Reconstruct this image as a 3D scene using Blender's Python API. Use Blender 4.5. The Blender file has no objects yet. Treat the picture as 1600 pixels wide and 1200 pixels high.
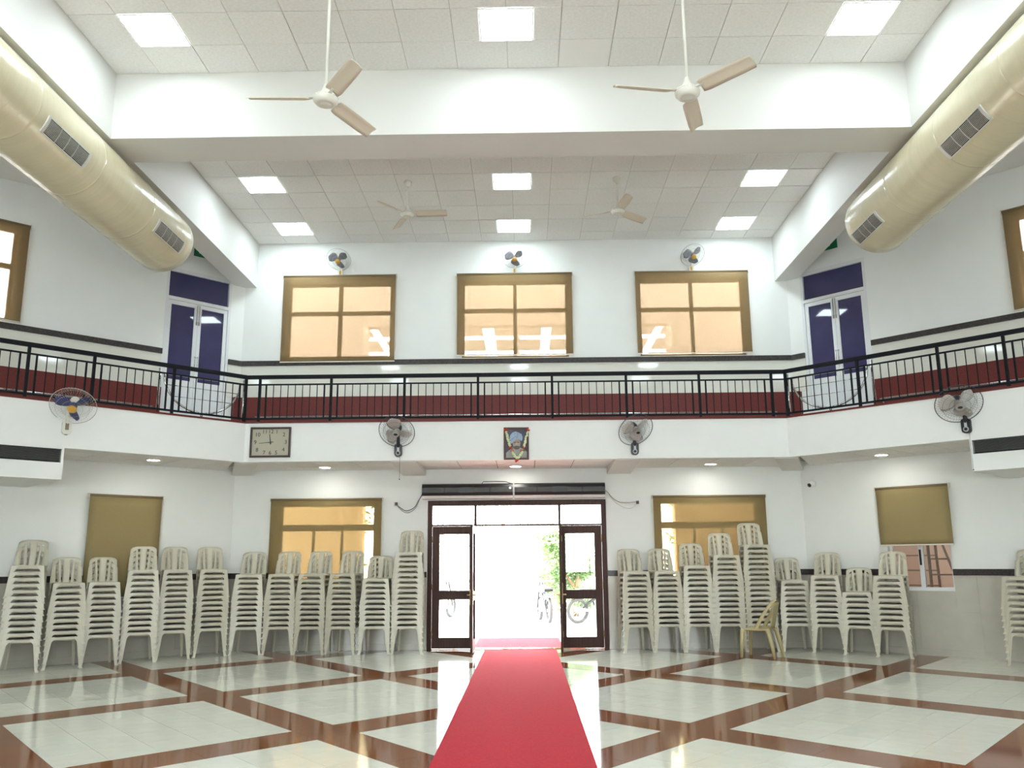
import bpy, bmesh, math, random
from mathutils import Vector, Matrix
random.seed(7)
PI = math.pi
SC = bpy.context.scene
COL = SC.collection
Q = math.sqrt(0.5)

# ---------------------------------------------------------------- camera
F_PX, TH, YA, RO = 1352.391, 0.203, 0.0145, 0.0077
CAM = Vector((0.1583, 0.0, 1.4529))
fw = Vector((-math.sin(YA) * math.cos(TH), math.cos(YA) * math.cos(TH), math.sin(TH)))
rt = Vector((math.cos(YA), math.sin(YA), 0))
up = rt.cross(fw)
ex = rt * math.cos(RO) - up * math.sin(RO)
eu = rt * math.sin(RO) + up * math.cos(RO)
cd = bpy.data.cameras.new('camera')
cd.sensor_width = 36.0
cd.lens = 36.0 * F_PX / 1600.0
cd.clip_end = 300
cam = bpy.data.objects.new('camera', cd)
COL.objects.link(cam)
M = Matrix((ex, eu, -fw)).transposed().to_4x4()
M.translation = CAM
cam.matrix_world = M
SC.camera = cam

# ---------------------------------------------------------------- world, exposure
W = bpy.data.worlds.new('World')
SC.world = W
W.use_nodes = True
bg = W.node_tree.nodes['Background']
bg.inputs['Color'].default_value = (0.93, 0.98, 1.0, 1)
bg.inputs['Strength'].default_value = 6.0
SC.view_settings.view_transform = 'Standard'
SC.view_settings.look = 'None'
SC.view_settings.exposure = 1.92
SC.view_settings.gamma = 1.0
SC.view_settings.use_curve_mapping = False
LED_STRENGTH = 6.6
DOWN_STRENGTH = 22.0
LED_COLOR = (0.84, 0.98, 1.04)

# ---------------------------------------------------------------- dimensions of the hall
HC, HS, WB = 7.337, 6.483, 4.791          # ceiling, beam soffit, inner face of the long beams
B1, B2, D, WC = 9.535, 10.169, 15.315, 5.002
DR, WR = 13.714, 4.339                    # balcony front
Z_F0, Z_F1 = 3.05, 3.69                   # fascia bottom / top
Z_SOF = 3.07
WT = 0.23

# ---------------------------------------------------------------- materials
def nt_mat(name):
    m = bpy.data.materials.new(name); m.use_nodes = True
    return m, m.node_tree, m.node_tree.nodes['Principled BSDF']

def mat(name, col, rough=0.5, metal=0.0, spec=0.5, var=0.0, vscale=8.0, bump=0.0, bscale=60.0, emit=None, estr=0.0, coat=0.0, tint=0.0, trans=0.0, stretch=None):
    m, nt, p = nt_mat(name)
    p.inputs['Base Color'].default_value = (*col, 1)
    p.inputs['Roughness'].default_value = rough
    p.inputs['Metallic'].default_value = metal
    p.inputs['Specular IOR Level'].default_value = spec
    p.inputs['Coat Weight'].default_value = coat
    p.inputs['Transmission Weight'].default_value = trans
    N, L = nt.nodes, nt.links
    tc = N.new('ShaderNodeTexCoord')
    src = tc.outputs['Object']
    if stretch:
        mp = N.new('ShaderNodeMapping'); mp.inputs['Scale'].default_value = stretch
        L.new(src, mp.inputs['Vector']); src = mp.outputs['Vector']
    last = None
    if var > 0:
        n = N.new('ShaderNodeTexNoise'); n.inputs['Scale'].default_value = vscale; n.inputs['Detail'].default_value = 5
        L.new(src, n.inputs['Vector'])
        r = N.new('ShaderNodeMapRange')
        r.inputs['From Min'].default_value = 0.3; r.inputs['From Max'].default_value = 0.7
        r.inputs['To Min'].default_value = 1 - var; r.inputs['To Max'].default_value = 1 + var
        L.new(n.outputs['Fac'], r.inputs['Value'])
        last = r.outputs['Result']
    if tint > 0:
        oi = N.new('ShaderNodeObjectInfo')
        r2 = N.new('ShaderNodeMapRange')
        r2.inputs['To Min'].default_value = 1 - tint; r2.inputs['To Max'].default_value = 1 + tint * 0.5
        L.new(oi.outputs['Random'], r2.inputs['Value'])
        if last is None:
            last = r2.outputs['Result']
        else:
            mu = N.new('ShaderNodeMath'); mu.operation = 'MULTIPLY'
            L.new(last, mu.inputs[0]); L.new(r2.outputs['Result'], mu.inputs[1]); last = mu.outputs[0]
    if last is not None:
        vm = N.new('ShaderNodeVectorMath'); vm.operation = 'SCALE'
        vm.inputs[0].default_value = col
        L.new(last, vm.inputs['Scale'])
        L.new(vm.outputs['Vector'], p.inputs['Base Color'])
    if bump > 0:
        n = N.new('ShaderNodeTexNoise'); n.inputs['Scale'].default_value = bscale; n.inputs['Detail'].default_value = 3
        L.new(src, n.inputs['Vector'])
        b = N.new('ShaderNodeBump'); b.inputs['Strength'].default_value = bump; b.inputs['Distance'].default_value = 0.01
        L.new(n.outputs['Fac'], b.inputs['Height']); L.new(b.outputs['Normal'], p.inputs['Normal'])
    if emit:
        p.inputs['Emission Color'].default_value = (*emit, 1)
        p.inputs['Emission Strength'].default_value = estr
    return m

def acoustic(name, col, spk=0.12):
    m, nt, p = nt_mat(name)
    N, L = nt.nodes, nt.links
    tc = N.new('ShaderNodeTexCoord')
    v = N.new('ShaderNodeTexVoronoi'); v.inputs['Scale'].default_value = 95
    L.new(tc.outputs['Object'], v.inputs['Vector'])
    r = N.new('ShaderNodeMapRange'); r.inputs['From Min'].default_value = 0.05; r.inputs['From Max'].default_value = 0.22
    r.inputs['To Min'].default_value = 1 - spk * 3; r.inputs['To Max'].default_value = 1.0
    L.new(v.outputs['Distance'], r.inputs['Value'])
    n = N.new('ShaderNodeTexNoise'); n.inputs['Scale'].default_value = 30; n.inputs['Detail'].default_value = 4
    L.new(tc.outputs['Object'], n.inputs['Vector'])
    r2 = N.new('ShaderNodeMapRange'); r2.inputs['To Min'].default_value = 1 - spk; r2.inputs['To Max'].default_value = 1 + spk
    L.new(n.outputs['Fac'], r2.inputs['Value'])
    mu = N.new('ShaderNodeMath'); mu.operation = 'MULTIPLY'
    L.new(r.outputs['Result'], mu.inputs[0]); L.new(r2.outputs['Result'], mu.inputs[1])
    oi = N.new('ShaderNodeObjectInfo')
    r3 = N.new('ShaderNodeMapRange'); r3.inputs['To Min'].default_value = 0.97; r3.inputs['To Max'].default_value = 1.02
    L.new(oi.outputs['Random'], r3.inputs['Value'])
    mu2 = N.new('ShaderNodeMath'); mu2.operation = 'MULTIPLY'
    L.new(mu.outputs[0], mu2.inputs[0]); L.new(r3.outputs['Result'], mu2.inputs[1])
    vm = N.new('ShaderNodeVectorMath'); vm.operation = 'SCALE'; vm.inputs[0].default_value = col
    L.new(mu2.outputs[0], vm.inputs['Scale']); L.new(vm.outputs['Vector'], p.inputs['Base Color'])
    p.inputs['Roughness'].default_value = 0.9
    return m

def blind_mat(name, col, through, tcol):
    """open-weave roller blind: part of the light passes straight through the holes, part scatters through the yarn"""
    m, nt, p = nt_mat(name)
    N, L = nt.nodes, nt.links
    p.inputs['Base Color'].default_value = (*col, 1); p.inputs['Roughness'].default_value = 0.8
    p.inputs['Specular IOR Level'].default_value = 0.2
    tc = N.new('ShaderNodeTexCoord')
    wv = N.new('ShaderNodeTexNoise'); wv.inputs['Scale'].default_value = 220; wv.inputs['Detail'].default_value = 1
    L.new(tc.outputs['Object'], wv.inputs['Vector'])
    r = N.new('ShaderNodeMapRange'); r.inputs['To Min'].default_value = 0.85; r.inputs['To Max'].default_value = 1.15
    L.new(wv.outputs['Fac'], r.inputs['Value'])
    vm = N.new('ShaderNodeVectorMath'); vm.operation = 'SCALE'; vm.inputs[0].default_value = col
    L.new(r.outputs['Result'], vm.inputs['Scale']); L.new(vm.outputs['Vector'], p.inputs['Base Color'])
    tr = N.new('ShaderNodeBsdfTransparent'); tr.inputs['Color'].default_value = (*tcol, 1)
    mx = N.new('ShaderNodeMixShader'); mx.inputs['Fac'].default_value = through
    L.new(p.outputs[0], mx.inputs[1]); L.new(tr.outputs[0], mx.inputs[2])
    L.new(mx.outputs[0], N['Material Output'].inputs['Surface'])
    return m

def glass_mat(name, tint=(0.97, 0.99, 0.98), refl=0.06):
    m, nt, p = nt_mat(name)
    N, L = nt.nodes, nt.links
    tr = N.new('ShaderNodeBsdfTransparent'); tr.inputs['Color'].default_value = (*tint, 1)
    gl = N.new('ShaderNodeBsdfGlossy'); gl.inputs['Roughness'].default_value = 0.01
    lw = N.new('ShaderNodeFresnel'); lw.inputs['IOR'].default_value = 1.45
    mx = N.new('ShaderNodeMixShader')
    L.new(lw.outputs[0], mx.inputs['Fac'])
    L.new(tr.outputs[0], mx.inputs[1]); L.new(gl.outputs[0], mx.inputs[2])
    L.new(mx.outputs[0], N['Material Output'].inputs['Surface'])
    return m

def wood_mat(name, c1, c2, rough=0.35):
    m, nt, p = nt_mat(name)
    N, L = nt.nodes, nt.links
    tc = N.new('ShaderNodeTexCoord')
    mp = N.new('ShaderNodeMapping'); mp.inputs['Scale'].default_value = (30, 30, 1.5)
    L.new(tc.outputs['Object'], mp.inputs['Vector'])
    n = N.new('ShaderNodeTexNoise'); n.inputs['Scale'].default_value = 1.5; n.inputs['Detail'].default_value = 6; n.inputs['Distortion'].default_value = 1.0
    L.new(mp.outputs[0], n.inputs['Vector'])
    cr = N.new('ShaderNodeValToRGB')
    cr.color_ramp.elements[0].position = 0.3; cr.color_ramp.elements[0].color = (*c1, 1)
    cr.color_ramp.elements[1].position = 0.7; cr.color_ramp.elements[1].color = (*c2, 1)
    L.new(n.outputs['Fac'], cr.inputs['Fac']); L.new(cr.outputs['Color'], p.inputs['Base Color'])
    p.inputs['Roughness'].default_value = rough; p.inputs['Specular IOR Level'].default_value = 0.25
    return m

def leaf_mat(name, col, var):
    m, nt, p = nt_mat(name)
    N, L = nt.nodes, nt.links
    oi = N.new('ShaderNodeTexCoord')
    n = N.new('ShaderNodeTexNoise'); n.inputs['Scale'].default_value = 3.0
    L.new(oi.outputs['Object'], n.inputs['Vector'])
    r = N.new('ShaderNodeMapRange'); r.inputs['From Min'].default_value = 0.3; r.inputs['From Max'].default_value = 0.7
    r.inputs['To Min'].default_value = 1 - var; r.inputs['To Max'].default_value = 1 + var
    L.new(n.outputs['Fac'], r.inputs['Value'])
    vm = N.new('ShaderNodeVectorMath'); vm.operation = 'SCALE'; vm.inputs[0].default_value = col
    L.new(r.outputs['Result'], vm.inputs['Scale'])
    L.new(vm.outputs['Vector'], p.inputs['Base Color'])
    tl = N.new('ShaderNodeBsdfTranslucent')
    L.new(vm.outputs['Vector'], tl.inputs['Color'])
    mx = N.new('ShaderNodeMixShader'); mx.inputs['Fac'].default_value = 0.4
    L.new(p.outputs[0], mx.inputs[1]); L.new(tl.outputs[0], mx.inputs[2])
    L.new(mx.outputs[0], N['Material Output'].inputs['Surface'])
    return m

WALL = mat('wall_paint', (0.80, 0.81, 0.785), 0.6, var=0.012, vscale=3)
BEAMP = mat('beam_paint', (0.70, 0.69, 0.655), 0.6)
CEIL = mat('plain_ceiling', (0.74, 0.73, 0.70), 0.9)
TILE_C = acoustic('acoustic_tile', (0.80, 0.79, 0.76))
TILE_S = mat('smooth_ceiling_tile', (0.80, 0.78, 0.75), 0.7)
GRID = mat('ceiling_grid', (0.55, 0.54, 0.50), 0.6)
LEDM = mat('led_diffuser', (0.9, 0.9, 0.9), 0.5, emit=LED_COLOR, estr=LED_STRENGTH)
DOWNM = mat('downlight_diffuser', (0.9, 0.9, 0.9), 0.5, emit=(1.0, 1.0, 0.90), estr=DOWN_STRENGTH)
WHITEM = mat('white_metal', (0.85, 0.85, 0.83), 0.4)
FLOORW = mat('ivory_floor_tile', (0.69, 0.69, 0.60), 0.06, var=0.03, vscale=6, tint=0.03)
FLOORB = mat('brown_granite', (0.185, 0.055, 0.019), 0.07, spec=0.18, var=0.18, vscale=45, tint=0.08)
GROUT = mat('grout', (0.27, 0.26, 0.23), 0.6)
DADO = mat('dado_tile', (0.50, 0.475, 0.41), 0.18, var=0.04, vscale=5)
CLAD = mat('cream_gloss_tile', (0.72, 0.71, 0.64), 0.05, var=0.02, vscale=4)
MAROON = mat('maroon_granite', (0.135, 0.024, 0.020), 0.4, spec=0.3, var=0.35, vscale=70)
GRANITE = mat('dark_granite', (0.035, 0.028, 0.028), 0.3, var=0.6, vscale=40)
RAIL = mat('black_rail', (0.010, 0.011, 0.014), 0.6, spec=0.15)
CHROME = mat('chrome', (0.75, 0.75, 0.74), 0.15, metal=1.0)
ALU = mat('white_aluminium', (0.72, 0.73, 0.74), 0.35)
NAVY = mat('navy_film_glass', (0.048, 0.046, 0.115), 0.03, var=0.1, vscale=3)
DARK = mat('dark_void', (0.01, 0.01, 0.01), 0.6)
DUCT = mat('duct_cladding', (0.64, 0.58, 0.395), 0.27, spec=0.5, var=0.03, vscale=2, bump=0.12, bscale=4, coat=0.3, stretch=(0.6, 7, 0.6))
GRILLE = mat('grille_metal', (0.60, 0.60, 0.55), 0.45)
BLIND_U = blind_mat('tan_blind_upper', (0.33, 0.225, 0.105), 0.33, (1.0, 0.96, 0.94))
BLIND_L = blind_mat('tan_blind_lower', (0.33, 0.255, 0.125), 0.40, (1.0, 0.90, 0.70))
BLIND_O = blind_mat('tan_blind_closed', (0.34, 0.265, 0.13), 0.15, (1.0, 0.88, 0.6))
CASS = mat('blind_cassette', (0.20, 0.14, 0.07), 0.5)
BBAR = mat('blind_bar', (0.65, 0.62, 0.54), 0.5)
WFRAME = mat('window_frame_brown', (0.22, 0.15, 0.07), 0.5)
GLASS = glass_mat('clear_glass')
WOOD = wood_mat('dark_red_wood', (0.034, 0.011, 0.007), (0.07, 0.024, 0.014), 0.45)
BRASS = mat('brass', (0.55, 0.42, 0.18), 0.3, metal=1.0)
CARPET = mat('red_carpet', (0.50, 0.028, 0.045), 0.95, var=0.12, vscale=60, bump=0.5, bscale=250, spec=0.1)
IVORY = mat('ivory_plastic', (0.58, 0.545, 0.435), 0.28, tint=0.07)
CREAMY = mat('yellowed_plastic', (0.47, 0.39, 0.20), 0.3)
FANCREAM = mat('fan_cream', (0.66, 0.58, 0.46), 0.35)
FANWHITE = mat('fan_white', (0.72, 0.70, 0.62), 0.35)
FANGREY = mat('fan_grey_blade', (0.17, 0.17, 0.20), 0.35)
FANBLUE = mat('fan_blue_blade', (0.02, 0.025, 0.12), 0.3)
FANBEIGE = mat('fan_smoky_blade', (0.55, 0.50, 0.46), 0.3, trans=0.45)
ORANGE = mat('fan_orange_hub', (0.62, 0.33, 0.04), 0.4)
BLACKP = mat('black_plastic', (0.012, 0.012, 0.014), 0.35)
SILVER = mat('silver_plastic', (0.45, 0.46, 0.48), 0.35)
WIREW = mat('cage_white_wire', (0.45, 0.43, 0.38), 0.4)
WIREB = mat('cage_black_wire', (0.03, 0.03, 0.035), 0.4)
CLOCKF = mat('clock_face', (0.42, 0.39, 0.30), 0.5)
CLOCKW = mat('clock_frame', (0.045, 0.02, 0.015), 0.35)
INK = mat('ink_black', (0.015, 0.015, 0.015), 0.5)
GREEN = mat('exit_green', (0.005, 0.16, 0.06), 0.4)
SIGNW = mat('sign_white', (0.85, 0.88, 0.85), 0.5)
PEACH = mat('peach_render', (0.62, 0.485, 0.36), 0.8)
PEACHL = mat('peach_pale_render', (0.72, 0.58, 0.45), 0.8)
GROUND = mat('pale_paving', (0.62, 0.60, 0.56), 0.8, var=0.1, vscale=0.7)
LEAF1 = leaf_mat('leaf_green', (0.25, 0.36, 0.17), 0.5)
LEAF2 = leaf_mat('leaf_pale', (0.40, 0.42, 0.25), 0.4)
BARK = mat('bark', (0.30, 0.20, 0.14), 0.9, var=0.2, vscale=10)
PINKW = mat('store_wall', (0.62, 0.48, 0.40), 0.7)
STOREF = mat('store_floor', (0.36, 0.20, 0.11), 0.4)
STEEL = mat('ladder_steel', (0.30, 0.25, 0.22), 0.4, metal=0.6)
REDC = mat('red_paint', (0.55, 0.04, 0.03), 0.3)
TYRE = mat('tyre_rubber', (0.06, 0.06, 0.065), 0.8)
PETALW = mat('garland_white', (0.66, 0.72, 0.42), 0.8, var=0.25, vscale=60)
PETALR = mat('garland_red', (0.62, 0.035, 0.02), 0.7, var=0.2, vscale=60)
PETALG = mat('garland_green', (0.12, 0.25, 0.05), 0.7)
PFRAME = mat('portrait_frame', (0.07, 0.02, 0.012), 0.35)
P_BG = mat('portrait_background', (0.075, 0.075, 0.11), 0.6, var=0.2, vscale=8)
P_TURB = mat('portrait_turban', (0.30, 0.37, 0.50), 0.7, var=0.15, vscale=25)
P_TURB2 = mat('portrait_turban_fold', (0.22, 0.29, 0.42), 0.7)
P_SKIN = mat('portrait_skin', (0.36, 0.28, 0.22), 0.7, var=0.2, vscale=30)
P_SHAD = mat('portrait_shade', (0.13, 0.10, 0.09), 0.7)
P_BEARD = mat('portrait_moustache', (0.33, 0.32, 0.32), 0.7)
P_SHIRT = mat('portrait_shirt', (0.32, 0.33, 0.32), 0.7, var=0.1, vscale=12)

# ---------------------------------------------------------------- mesh builder
class MB:
    def __init__(s): s.v, s.f, s.sm = [], [], []
    def add(s, vs, fs, smooth=False):
        o = len(s.v); s.v += [tuple(p) for p in vs]
        s.f += [tuple(i + o for i in f) for f in fs]; s.sm += [smooth] * len(fs)
        return s
    def box(s, x0, x1, y0, y1, z0, z1):
        vs = [(x0,y0,z0),(x1,y0,z0),(x1,y1,z0),(x0,y1,z0),(x0,y0,z1),(x1,y0,z1),(x1,y1,z1),(x0,y1,z1)]
        return s.add(vs, [(0,3,2,1),(4,5,6,7),(0,1,5,4),(1,2,6,5),(2,3,7,6),(3,0,4,7)])
    def bbox(s, x0, x1, y0, y1, z0, z1, b):
        """box with bevelled edges"""
        bm = bmesh.new(); bmesh.ops.create_cube(bm, size=1)
        for v in bm.verts:
            v.co = ((x0+x1)/2 + v.co.x*(x1-x0), (y0+y1)/2 + v.co.y*(y1-y0), (z0+z1)/2 + v.co.z*(z1-z0))
        bmesh.ops.bevel(bm, geom=bm.edges[:], offset=b, segments=2, profile=0.6, affect='EDGES')
        bm.verts.index_update()
        s.add([v.co[:] for v in bm.verts], [[v.index for v in f.verts] for f in bm.faces]); bm.free()
        return s
    def prism(s, pts, z0, z1):
        n = len(pts)
        a = sum(pts[i][0]*pts[(i+1)%n][1]-pts[(i+1)%n][0]*pts[i][1] for i in range(n))
        if a < 0: pts = pts[::-1]
        vs = [(p[0],p[1],z0) for p in pts] + [(p[0],p[1],z1) for p in pts]
        fs = [tuple(range(n-1,-1,-1)), tuple(range(n,2*n))] + [(i,(i+1)%n,n+(i+1)%n,n+i) for i in range(n)]
        return s.add(vs, fs)
    def yprism(s, pts, y0, y1):
        """outline in x,z extruded from y0 (front) to y1"""
        n = len(pts)
        a = sum(pts[i][0]*pts[(i+1)%n][1]-pts[(i+1)%n][0]*pts[i][1] for i in range(n))
        if a < 0: pts = pts[::-1]
        vs = [(p[0],y0,p[1]) for p in pts] + [(p[0],y1,p[1]) for p in pts]
        fs = [tuple(range(n)), tuple(range(2*n-1,n-1,-1))] + [(n+i,n+(i+1)%n,(i+1)%n,i) for i in range(n)]
        return s.add(vs, fs)
    def tube(s, pts, r, n=8, closed=False, caps=True, flat=None):
        P = [Vector(p) for p in pts]; m = len(P)
        rs = r if isinstance(r, (list, tuple)) else [r]*m
        rings = []; prev = None
        for i in range(m):
            if closed: t = P[(i+1)%m]-P[i-1]
            else: t = P[min(i+1,m-1)]-P[max(i-1,0)]
            t.normalize()
            if prev is None:
                a = Vector((0,0,1)) if abs(t.z) < 0.9 else Vector((1,0,0))
                u = t.cross(a).normalized()
            else:
                u = (prev - t*prev.dot(t)).normalized()
            prev = u; w = t.cross(u)
            k = flat or 1.0
            rings.append([P[i]+(u*math.cos(2*PI*j/n)+w*k*math.sin(2*PI*j/n))*rs[i] for j in range(n)])
        vs = [p for R in rings for p in R]; fs = []
        for i in range(m if closed else m-1):
            a, b = i*n, ((i+1)%m)*n
            for j in range(n): fs.append((a+j, a+(j+1)%n, b+(j+1)%n, b+j))
        s.add(vs, fs, n > 4)
        if caps and not closed:
            o = len(s.v)-len(vs)
            s.f.append(tuple(o+j for j in range(n-1,-1,-1))); s.sm.append(False)
            s.f.append(tuple(o+(m-1)*n+j for j in range(n))); s.sm.append(False)
        return s
    def lathe(s, prof, n=24, mtx=None, smooth=True):
        """prof: (radius, height) pairs about local z; mtx places it"""
        vs = []; fs = []; m = len(prof)
        for (r, z) in prof:
            for j in range(n):
                v = Vector((r*math.cos(2*PI*j/n), r*math.sin(2*PI*j/n), z))
                vs.append(mtx @ v if mtx else v)
        for i in range(m-1):
            for j in range(n):
                fs.append((i*n+j, i*n+(j+1)%n, (i+1)*n+(j+1)%n, (i+1)*n+j))
        s.add(vs, fs, smooth)
        o = len(s.v)-len(vs)
        if prof[0][0] > 1e-5: s.f.append(tuple(o+j for j in range(n-1,-1,-1))); s.sm.append(False)
        if prof[-1][0] > 1e-5: s.f.append(tuple(o+(m-1)*n+j for j in range(n))); s.sm.append(False)
        return s
    def ball(s, c, r, seg=10, rings=6, sq=(1,1,1)):
        prof = [(math.sin(PI*i/rings)*r, -math.cos(PI*i/rings)*r) for i in range(rings+1)]
        prof[0] = (1e-6, -r); prof[-1] = (1e-6, r)
        mt = Matrix.Translation(c) @ Matrix.Diagonal((*sq, 1))
        return s.lathe(prof, seg, mt)
    def mesh(s, name):
        me = bpy.data.meshes.new(name)
        me.from_pydata(s.v, [], s.f)
        me.polygons.foreach_set('use_smooth', s.sm)
        me.update()
        return me
    def build(s, name, m, parent=None):
        me = s.mesh(name); me.materials.append(m)
        o = bpy.data.objects.new(name, me); COL.objects.link(o)
        if parent: o.parent = parent
        return o
    def grid_plate(s, nodes, keep, th, smooth=True):
        """nodes[j][i]: (front point, direction); keep[j][i] cells; th thickness along direction"""
        J, I = len(nodes), len(nodes[0])
        fv = [nodes[j][i][0] for j in range(J) for i in range(I)]
        bv = [Vector(nodes[j][i][0]) + Vector(nodes[j][i][1])*th for j in range(J) for i in range(I)]
        n = J*I; fs = []
        edges = {}
        for j in range(J-1):
            for i in range(I-1):
                if not keep[j][i]: continue
                q = (j*I+i, j*I+i+1, (j+1)*I+i+1, (j+1)*I+i)
                fs.append(q); fs.append(tuple(n+k for k in reversed(q)))
                for a, b in zip(q, q[1:]+q[:1]):
                    if (b, a) in edges: del edges[(b, a)]
                    else: edges[(a, b)] = 1
        ef = [(b, a, n+a, n+b) for a, b in edges]
        s.add(fv+bv, fs, smooth)
        o = len(s.v)-2*n
        s.f += [tuple(o+k for k in f) for f in ef]; s.sm += [False]*len(ef)
        return s

def lettering(name, body, size, m, parent, loc, space=1.0, ext=0.0008):
    cu = bpy.data.curves.new(name, 'FONT'); cu.body = body; cu.size = size; cu.align_x = 'CENTER'; cu.align_y = 'CENTER'; cu.extrude = ext; cu.space_character = space; cu.resolution_u = 4
    tmp = bpy.data.objects.new(name, cu); COL.objects.link(tmp)
    bpy.context.view_layer.update()
    me = bpy.data.meshes.new_from_object(tmp.evaluated_get(bpy.context.evaluated_depsgraph_get()))
    bpy.data.objects.remove(tmp); bpy.data.curves.remove(cu)
    me.materials.clear(); me.materials.append(m)
    o = bpy.data.objects.new(name, me); COL.objects.link(o); o.parent = parent
    o.location = loc; o.rotation_euler = (PI/2, 0, 0)
    return o
def tag(o, label, cat, group=None, kind=None):
    if label: o['label'] = label
    if cat: o['category'] = cat
    if group: o['group'] = group
    if kind: o['kind'] = kind
    return o
def thing(name, loc=(0,0,0), rz=0.0, label=None, cat=None, group=None, kind=None):
    o = bpy.data.objects.new(name, None); COL.objects.link(o)
    o.empty_display_size = 0.1
    o.location = loc; o.rotation_euler = (0,0,rz)
    return tag(o, label, cat, group, kind)
KIDS = {}
def copy_tree(o, parent=None, kids=None):
    c = o.copy(); COL.objects.link(c)
    if parent: c.parent = parent
    for ch in list(o.children): copy_tree(ch, c)
    return c
def struct(name, mb, m, label, cat, parent=None):
    o = mb.build(name, m, parent)
    return tag(o, label, cat, None, 'structure')

# local frames: x along the wall to the viewer's right, y into the wall, z up
def frame(kind, x=0.0, z=0.0, out=0.0, W0=WC, D0=D):
    """C: x is world X.  L / R: x is the distance s from the wall corner (given positive)."""
    if kind == 'C': return (x, D0-out, z), 0.0
    if kind == 'L': return (-W0 - x*Q + out*Q, D0 - x*Q - out*Q, z), PI/4
    return (W0 + x*Q - out*Q, D0 - x*Q - out*Q, z), -PI/4
def fplace(kind, x=0.0, z=0.0, out=0.0):
    return frame(kind, x, z, out, WR, DR)

# ---------------------------------------------------------------- walls
def holed(mb, x0, x1, z0, z1, y0, y1, holes):
    xs = sorted({x0, x1, *[v for h in holes for v in h[:2]]}); zs = sorted({z0, z1, *[v for h in holes for v in h[2:]]})
    xs = [x for x in xs if x0 <= x <= x1]; zs = [z for z in zs if z0 <= z <= z1]
    for i in range(len(xs)-1):
        run = None
        for j in range(len(zs)-1):
            cx, cz = (xs[i]+xs[i+1])/2, (zs[j]+zs[j+1])/2
            solid = not any(h[0] < cx < h[1] and h[2] < cz < h[3] for h in holes)
            if solid and run is None: run = zs[j]
            if not solid and run is not None: mb.box(xs[i], xs[i+1], y0, y1, run, zs[j]); run = None
        if run is not None: mb.box(xs[i], xs[i+1], y0, y1, run, zs[-1])
    return mb

UPPER = [(-4.20, -2.26, 5.12, 6.56), (-0.98, 0.98, 5.10, 6.56), (2.275, 4.205, 5.10, 6.56)]
LOWER = [(-4.19, -2.46, 1.0, 2.50), (2.48, 4.22, 1.0, 2.50)]
DOORH = [(-1.565, 1.565, -0.05, 2.525)]
mb = MB(); holed(mb, -WC-0.1, WC+0.1, 0, 7.6, 0, WT, UPPER+LOWER+DOORH)
o = struct('wall_back', mb, WALL, 'white painted back wall with the open entrance door and three upper windows', 'wall')
o.location = (0, D, 0)
LL = 10.0
# angled walls, local x = -s on the left, +s on the right
UDOOR = (0.26, 1.46, 3.69, 6.56)
HL = [(3.80, 5.8, 5.12, 6.60), (1.36, 2.38, 1.0, 2.48), UDOOR]
mb = MB(); holed(mb, -LL, 0, 0, 7.6, 0, WT, [(-h[1], -h[0], h[2], h[3]) for h in HL])
o = struct('wall_left', mb, WALL, 'white angled wall on the left with a blue glass balcony door', 'wall')
o.location, rz = frame('L'); o.rotation_euler.z = rz
HR = [(3.80, 5.8, 5.12, 6.60), (1.40, 2.38, 0.97, 2.52), UDOOR]
mb = MB(); holed(mb, 0, LL, 0, 7.6, 0, WT, HR)
o = struct('wall_right', mb, WALL, 'white angled wall on the right with a half lowered blind', 'wall')
o.location, rz = frame('R'); o.rotation_euler.z = rz
XS = WC + LL*Q; YS = D - LL*Q            # where the angled walls end
SIDEH = []
REARH = [(x_-1.35, x_+1.35, 1.0, 2.5) for x_ in (-6.0, -2.6, 2.6, 6.0)] + [(x_-1.0, x_+1.0, 5.1, 6.56) for x_ in (-3.4, 3.4)]  # openings added out of view to let daylight onto the lower walls
mb = MB(); holed(mb, -3.2, YS+0.1, 0, 7.6, -WT, 0, [h for h in SIDEH])
mb.v = [(-XS+y_, x_, z_) for x_, y_, z_ in mb.v]; mb.f = [f_[::-1] for f_ in mb.f]
struct('wall_side_left', mb, WALL, 'white side wall of the hall beside the camera, left hand side', 'wall')
mb = MB(); holed(mb, -3.2, YS+0.1, 0, 7.6, 0, WT, SIDEH)
mb.v = [(XS+y_, x_, z_) for x_, y_, z_ in mb.v]; mb.f = [f_[::-1] for f_ in mb.f]
struct('wall_side_right', mb, WALL, 'white side wall of the hall beside the camera, right hand side', 'wall')
mb = MB(); holed(mb, -XS-WT, XS+WT, 0, 7.6, -3.4, -3.2, REARH)
struct('wall_rear', mb, WALL, 'white wall behind the camera closing the hall', 'wall')
mb = MB(); mb.prism([(-XS-0.5,-3.6),(XS+0.5,-3.6),(XS+0.5,YS),(WC+0.5,D+0.3),(-WC-0.5,D+0.3),(-XS-0.5,YS)], 7.6, 7.8)
struct('roof', mb, CEIL, 'flat roof slab over the hall above the ceiling tiles', 'roof')

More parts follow.
